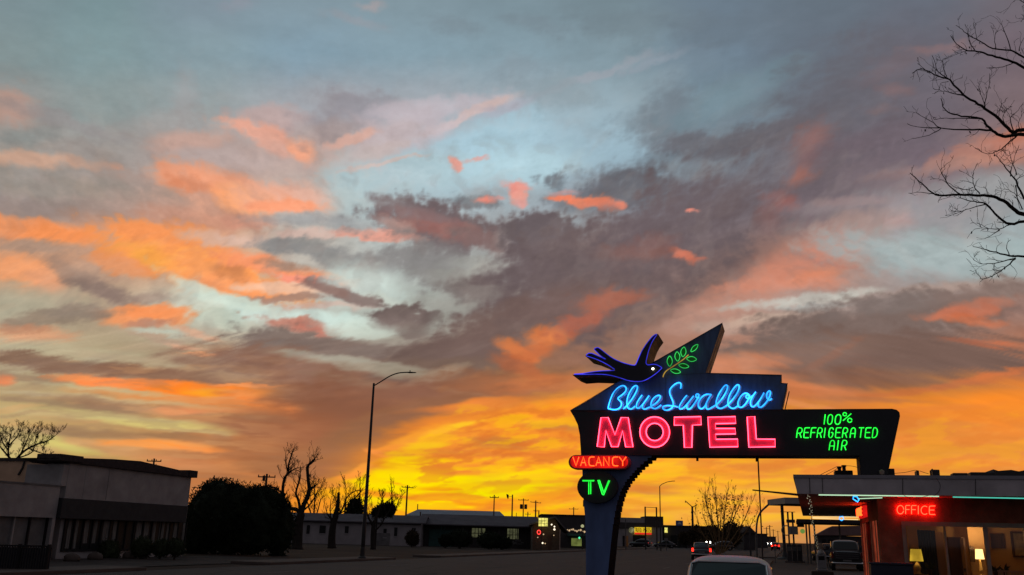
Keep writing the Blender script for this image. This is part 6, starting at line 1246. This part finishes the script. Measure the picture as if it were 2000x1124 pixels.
p = aZ(1515, 1101); t = thing('road_sign', 'thin blank sign post at the kerb below the red tail lights', 'road sign', (p.x,p.y,0)); MB().tube([(p.x,p.y,0),(p.x,p.y,1.3)], .03, 6).build('post', M['steel'], t); MB().box(p.x-.12,p.x+.12,p.y-.05,p.y-.03,1.0,1.4).build('board', M['pale2'], t)
p = aD(1464, 1030, 105); t = thing('road_post', 'dark post standing left of the sign support pole', 'post', (p.x,p.y,0)); MB().tube([(p.x,p.y,0),(p.x,p.y,p.z)], .1, 8).build('post', M['darkwall'], t); MB().box(p.x-.16,p.x+.16,p.y-.16,p.y+.16,p.z,p.z+.1).build('cap', M['darkwall'], t)
# small wind turbine
t, a = pole('wind_turbine', 'small three bladed wind turbine above the dark trees', 'wind turbine', 1352, 991, 190, (), .24)
for ex, ey in ((1337.5,978.5),(1361.5,986.2),(1349.5,1003)):
    e = aD(ex, ey, 190); MB().bar(a-cH*.3, e-cH*.3, .16, .04, up=cH).build('blade', M['darksteel'], t)
MB().lathe([(.01,-.35),(.2,-.2),(.22,.3),(.01,.4)], a, 8, 'Y').build('nacelle', M['darksteel'], t)
# ------------------------------------------------------------------ vehicles (local frame: x across, +y forward, z up)
M['tyre'] = mat('tyre', (.02,.02,.02), .9, .2, 8.); M['rim'] = mat('rim', (.25,.25,.26), .35, .1, 5., metal=.8)
M['chrome'] = mat('chrome', (.5,.5,.5), .15, .05, 4., metal=1.)
M['carglass'] = glassy('car_glass', (.010,.02,.017), .08)
M['tail'] = emis('tail_light', (3.,.06,.03), 1.); M['tail_dim'] = mat('tail_lens', (.15,.01,.01), .3); M['head'] = emis('head_light', (1.,.95,.85), 9.); M['head_off'] = glassy('lamp_lens', (.3,.3,.28), .1)
def hull(secs, k=20, p=3.2):
    """secs: (y, half width, z bottom, z top)"""
    vs = []; 
    for y, w, z0, z1 in secs:
        zc, h = (z0+z1)/2, (z1-z0)/2
        for j in range(k):
            a = 2*pi*(j+.5)/k; c, s_ = cos(a), sin(a)
            vs.append((w*math.copysign(abs(c)**(2/p), c), y, zc+h*math.copysign(abs(s_)**(2/p), s_)))
    n = len(secs); fs = [(i*k+j, (i+1)*k+j, (i+1)*k+(j+1) % k, i*k+(j+1) % k) for i in range(n-1) for j in range(k)]
    fs += [tuple(range(k)), tuple((n-1)*k+j for j in range(k-1, -1, -1))]; return vs, fs
def wheel(t, x, y, r, w):
    b = MB(); b.lathe([(r*.62,-w/2),(r*.93,-w/2),(r,-w/2+.03),(r,w/2-.03),(r*.93,w/2),(r*.62,w/2)], (x,y,r), 22, 'X'); wl = b.build('wheel', M['tyre'], t, local=True, smooth=True)
    MB().lathe([(.03,-w/2-.01),(r*.3,-w/2-.012),(r*.62,-w/2+.02),(r*.62,w/2-.02),(r*.3,w/2+.012),(.03,w/2+.01)], (x,y,r), 18, 'X').build('rim', M['rim'], wl, local=True, smooth=True)
def car(name, lab, cat, loc, rot, body, cabin, cols, W, wheels, glass, tails=None, heads=None, group=None, bumper=True, lights=(None, None)):
    t = thing(name, lab, cat, loc, rot, group); b = MB(); b.add(*hull(body)); o = b.build('body', cols[0], t, local=True, smooth=True)
    ss = o.modifiers.new('s', 'SUBSURF'); ss.levels = 1; ss.render_levels = 1
    b = MB(); b.add(*hull(cabin, 24, 3.5 if name == 'vintage_car' else 3.4)); c_ = b.build('cabin', cols[1], t, local=True, smooth=True); ss = c_.modifiers.new('s', 'SUBSURF'); ss.levels = 1; ss.render_levels = 2
    for nm, vs in glass:
        vv = [Vector(v) for v in vs]; n_ = (vv[1]-vv[0]).cross(vv[2]-vv[0]).normalized()*.02; m_ = len(vv); b = MB(); b.add([v+n_ for v in vv]+[v-n_ for v in vv], [tuple(range(m_)), tuple(range(2*m_-1, m_-1, -1))]+[(i, (i+1) % m_, m_+(i+1) % m_, m_+i) for i in range(m_)]); b.build(nm, M['carglass'], t, local=True)
    for x, y, r, w in wheels: wheel(t, x, y, r, w)
    ye, yf = body[0][0], body[-1][0]
    if bumper:
        for y, s_ in ((ye-.05, -1), (yf+.05, 1)): MB().tube([(-W*.94, y-s_*.15, .5), (-W*.8, y, .5), (0, y+s_*.04, .5), (W*.8, y, .5), (W*.94, y-s_*.15, .5)], .065, 8).build('bumper', M['chrome'], t, local=True, smooth=True)
    for (x, z, w, h, y) in (tails or ()): MB().box(x-w/2, x+w/2, y-.05, y, z-h/2, z+h/2).build('tail_light', lights[0] or M['tail_dim'], t, local=True, bevel=.02)
    for (x, z, r, y) in (heads or ()): MB().lathe([(.01,0),(r*.8,.03),(r,0),(r,-.04)], (x, y, z), 12, 'Y').build('head_light', lights[1] or M['head_off'], t, local=True)
    MB().box(-.26, .26, ye-.03, ye-.015, .62, .76).build('number_plate', M['pale2'], t, local=True)
    return t
# vintage car in front of the sign, seen from behind
M['vroof'] = mat('cream_roof', (.55,.48,.46), .42, .06, 2., spec=.6); M['vbody'] = mat('vintage_paint', (.06,.10,.12), .2, .08, 2., spec=.6)
VC = aD(1424.5, 1100, 13.2)
car('vintage_car', 'rounded vintage car with a pale roof parked at the bottom edge', 'car', (VC.x, VC.y, 0), .03,
 [(-1.95,.55,.45,.78),(-1.8,.78,.32,.92),(-1.3,.86,.28,1.0),(-.4,.90,.28,1.02),(.8,.90,.28,1.02),(1.6,.86,.28,1.04),(2.4,.80,.3,1.0),(2.9,.68,.36,.9),(3.05,.45,.45,.75)],
 [(-.72,.50,.9,.98),(-.62,.56,.9,1.02),(-.42,.575,.9,1.19),(-.18,.58,.9,1.44),(.0,.585,.9,1.49),(.5,.59,.9,1.505),(1.1,.585,.9,1.48),(1.45,.57,.9,1.36),(1.8,.54,.9,1.1),(1.95,.48,.9,1.0)],
 (M['vbody'], M['vroof']), .9, [(-.74,-1.1,.34,.19),(.74,-1.1,.34,.19),(-.74,2.05,.34,.19),(.74,2.05,.34,.19)],
 [('rear_window', [(-.47,-.665,1.08),(.47,-.665,1.08),(.50,-.52,1.22),(.485,-.325,1.375),(.40,-.27,1.405),(-.40,-.27,1.405),(-.485,-.325,1.375),(-.50,-.52,1.22)]),
  ('windscreen', [(-.48,1.78,1.08),(-.5,1.52,1.36),(.5,1.52,1.36),(.48,1.78,1.08)]),
  ('side_window', [(.572,.1,1.08),(.572,1.2,1.08),(.56,1.1,1.33),(.56,.15,1.33)]), ('side_window', [(-.572,.1,1.08),(-.56,.15,1.33),(-.56,1.1,1.33),(-.572,1.2,1.08)])],
 [(-.66,.68,.12,.2,-1.78),(.66,.68,.12,.2,-1.78)], [(-.6,.78,.1,3.0),(.6,.78,.1,3.0)])
vt = [o for o in scene.objects if o.get('category') == 'car' and 'vintage' in o.get('label', '')][0]
fr_ = [(-.49,-.675,1.07),(.49,-.675,1.07),(.52,-.52,1.225),(.505,-.32,1.385),(.41,-.265,1.418),(-.41,-.265,1.418),(-.505,-.32,1.385),(-.52,-.52,1.225)]
MB().tube([(x, y-.03, z) for x, y, z in fr_], .014, 6, closed=True).build('window_trim', M['chrome'], vt, local=True)
MB().tube([(.2*cos(2*pi*k/18)-.3, .9, 1.16+.19*sin(2*pi*k/18)) for k in range(18)], .014, 6, closed=True).build('steering_wheel', M['dark'], vt, local=True)
sed_b = [(-2.3,.62,.4,.8),(-2.15,.84,.28,.96),(-1.3,.9,.24,.98),(1.2,.9,.24,.95),(2.0,.86,.26,.84),(2.25,.7,.36,.7)]
sed_c = [(-1.9,.62,.8,1.0),(-1.2,.68,.8,1.38),(-.4,.7,.8,1.45),(.4,.68,.8,1.42),(1.15,.62,.8,1.0)]
def sglass(zt=1.34, zb=1.02, w=.6, ya=-1.62, yb=-1.18): return [('rear_window', [(-w,ya,zb),(w,ya,zb),(w*.92,yb,zt),(-w*.92,yb,zt)]), ('windscreen', [(-w,1.14,zb),(-w*.92,.58,zt),(w*.92,.58,zt),(w,1.14,zb)]), ('side_window', [(.72,-1.0,zb),(.72,.6,zb),(.69,.3,zt),(.69,-.8,zt)]), ('side_window', [(-.72,-1.0,zb),(-.69,-.8,zt),(-.69,.3,zt),(-.72,.6,zb)])]
whl = [(-.78,-1.35,.33,.22),(.78,-1.35,.33,.22),(-.78,1.4,.33,.22),(.78,1.4,.33,.22)]
M['darkpaint'] = mat('dark_paint', (.02,.02,.024), .25, .1, 2., spec=.5)
suv_b = [(-2.3,.72,.4,1.0),(-2.2,.9,.3,1.12),(-1.3,.94,.28,1.14),(1.2,.94,.28,1.1),(2.1,.9,.3,1.0),(2.35,.75,.4,.85)]
suv_c = [(-2.15,.7,.95,1.2),(-1.95,.76,.95,1.62),(-1.2,.78,.95,1.72),(.2,.76,.95,1.68),(1.2,.66,.95,1.15)]
p = aD(1370, 1090, 84); t = car('dark_car', 'dark car with two red tail lights driving away down the road', 'car', (p.x, p.y, 0), .10, sed_b, [(y, w*1.02, z0, z1+.12 if z1 > 1.1 else z1) for y, w, z0, z1 in sed_c], (M['darkpaint'], M['darkpaint']), .9, whl, sglass(1.45, 1.05), [(-.76,.88,.17,.30,-2.16),(.76,.88,.17,.30,-2.16)], [(-.6,.7,.1,2.2),(.6,.7,.1,2.2)], lights=(M['tail'], None))
MB().tube([(-.55,-1.3,1.5),(0,-1.3,1.55),(.55,-1.3,1.5)], .02, 6).build('roof_rail', M['steel'], t, local=True)
# pickup
p = aD(1653, 1113, 63); M['truckpaint'] = mat('truck_paint', (.04,.038,.038), .25, .1, 2., spec=.5)
t = car('pickup_truck', 'large dark pickup parked under the office canopy seen from behind', 'pickup', (p.x, p.y, 0), -.02,
 [(-2.9,.92,.5,1.22),(-2.8,.99,.42,1.26),(-1.2,1.0,.38,1.28),(1.5,1.0,.38,1.25),(2.6,.96,.42,1.18),(2.85,.85,.5,1.0)], [(-.9,.82,1.1,1.35),(-.7,.86,1.1,1.88),(-.2,.86,1.1,1.98),(.9,.84,1.1,1.95),(1.8,.74,1.1,1.3)],
 (M['truckpaint'], mat('truck_roof', (.12,.11,.105), .3, .1, 2., spec=.5)), 1.0, [(-.86,-1.9,.4,.26),(.86,-1.9,.4,.26),(-.86,1.9,.4,.26),(.86,1.9,.4,.26)],
 [('rear_window', [(-.74,-.93,1.36),(.74,-.93,1.36),(.70,-.78,1.83),(-.70,-.78,1.83)]), ('windscreen', [(-.74,1.75,1.34),(-.7,1.1,1.86),(.7,1.1,1.86),(.74,1.75,1.34)]), ('side_window', [(.885,-.5,1.36),(.885,1.2,1.36),(.86,.9,1.85),(.86,-.4,1.85)]), ('side_window', [(-.885,-.5,1.36),(-.86,-.4,1.85),(-.86,.9,1.85),(-.885,1.2,1.36)])],
 [(-.9,1.0,.14,.4,-2.84),(.9,1.0,.14,.4,-2.84)], [(-.75,.9,.12,2.8),(.75,.9,.12,2.8)])
MB().box(-.8, .8, -2.96, -2.92, .72, 1.2).build('tailgate', M['darkpaint'], t, local=True, bevel=.02)
b = MB()
for z in (.82, .95, 1.08): b.box(-.7, .7, -2.985, -2.961, z-.02, z+.02)
b.build('tailgate_ribs', M['steel'], t, local=True)
for s_ in (-1, 1): MB().box(s_*1.0, s_*1.22, .9, 1.0, 1.3, 1.55).build('mirror', M['darkpaint'], t, local=True, bevel=.02) if s_ > 0 else MB().box(-1.22, -1.0, .9, 1.0, 1.3, 1.55).build('mirror', M['darkpaint'], t, local=True, bevel=.02)
# far cars
for lab, px, D, rot, kind, li in (('oncoming car with two round headlights beneath the many stemmed tree', 1408, 168, pi-1.0, 'h', 1), ('brightest oncoming car with dazzling white headlights at the road end', 1503.5, 290, pi, 'h', 2), ('car with glowing red tail lights just right of the dazzling headlights', 1515, 190, 0, 't', 1)):
    p = aD(px, 1070, D); z = 0
    if kind == 'h': t = car('far_car', lab, 'car', (p.x, p.y, 0), rot, suv_b, suv_c, (M['darkpaint'],)*2, .9, whl, [], [(-.7,.9,.2,.2,-2.2),(.7,.9,.2,.2,-2.2)], [(-.68,1.35 if li == 1 else 1.25,.26 if li == 2 else .20,2.5),(.68,1.35 if li == 1 else 1.25,.26 if li == 2 else .20,2.5)], group='distant cars with their lights on', bumper=False, lights=(None, M['head']))
    else: t = car('far_car', lab, 'car', (p.x, p.y, 0), rot, suv_b, suv_c, (M['darkpaint'],)*2, .9, whl, [], [(-.66,1.0,.34,.34,-2.25),(.66,1.0,.34,.34,-2.25),(0,1.05,.28,.24,-2.35)], [(-.6,.8,.1,2.3),(.6,.8,.1,2.3)], group='distant cars with their lights on', bumper=False, lights=(M['tail'], None))
p = aD(1297, 1064, 185); car('parked_car', 'pale fronted dark car parked near the yellow roadside sign', 'car', (p.x, p.y, 0), 1.9, sed_b, sed_c, (M['darkpaint'], mat('pale_car', (.16,.16,.17), .3)), .9, whl, sglass(), [(-.7,.8,.2,.15,-2.2),(.7,.8,.2,.15,-2.2)], [(-.6,.7,.12,2.2),(.6,.7,.12,2.2)])
p = aD(1251, 1064, 190); t = car('parked_car', 'dark car with a faint red light parked before the auto store doors', 'car', (p.x, p.y, 0), 1.2, suv_b, suv_c, (M['darkpaint'], M['darkpaint']), .9, whl, [], [(-.7,.9,.2,.2,-2.2),(.7,.9,.2,.2,-2.2)], [(-.6,.8,.12,2.3),(.6,.8,.12,2.3)], lights=(emis('dim_tail', (.6,.05,.05), .8), None))
p = aD(1612, 1096, 92); car('parked_car', 'dark car half hidden behind the pump and left of the pickup', 'car', (p.x, p.y, 0), .2, suv_b, suv_c, (M['darkpaint'], M['darkpaint']), .9, whl, [], [(-.7,.9,.2,.2,-2.2),(.7,.9,.2,.2,-2.2)], [(-.6,.8,.12,2.3),(.6,.8,.12,2.3)])
p = aD(1524, 1075, 110)
t = thing('street_lamp', 'pale globe lamp on a post beside the blue pylon', 'lamp', tuple(aD(1140,1050,130))[:2]+(0,)); p = aD(1137.5, 1028, 130); MB().tube([(p.x,p.y,0),(p.x,p.y,p.z)], .07, 6).build('pole', M['darksteel'], t); MB().lathe([(.01,-.24),(.2,-.14),(.24,0),(.2,.14),(.01,.24)], p, 12).build('globe', emis('globe', (.42,.42,.22), .9), t)
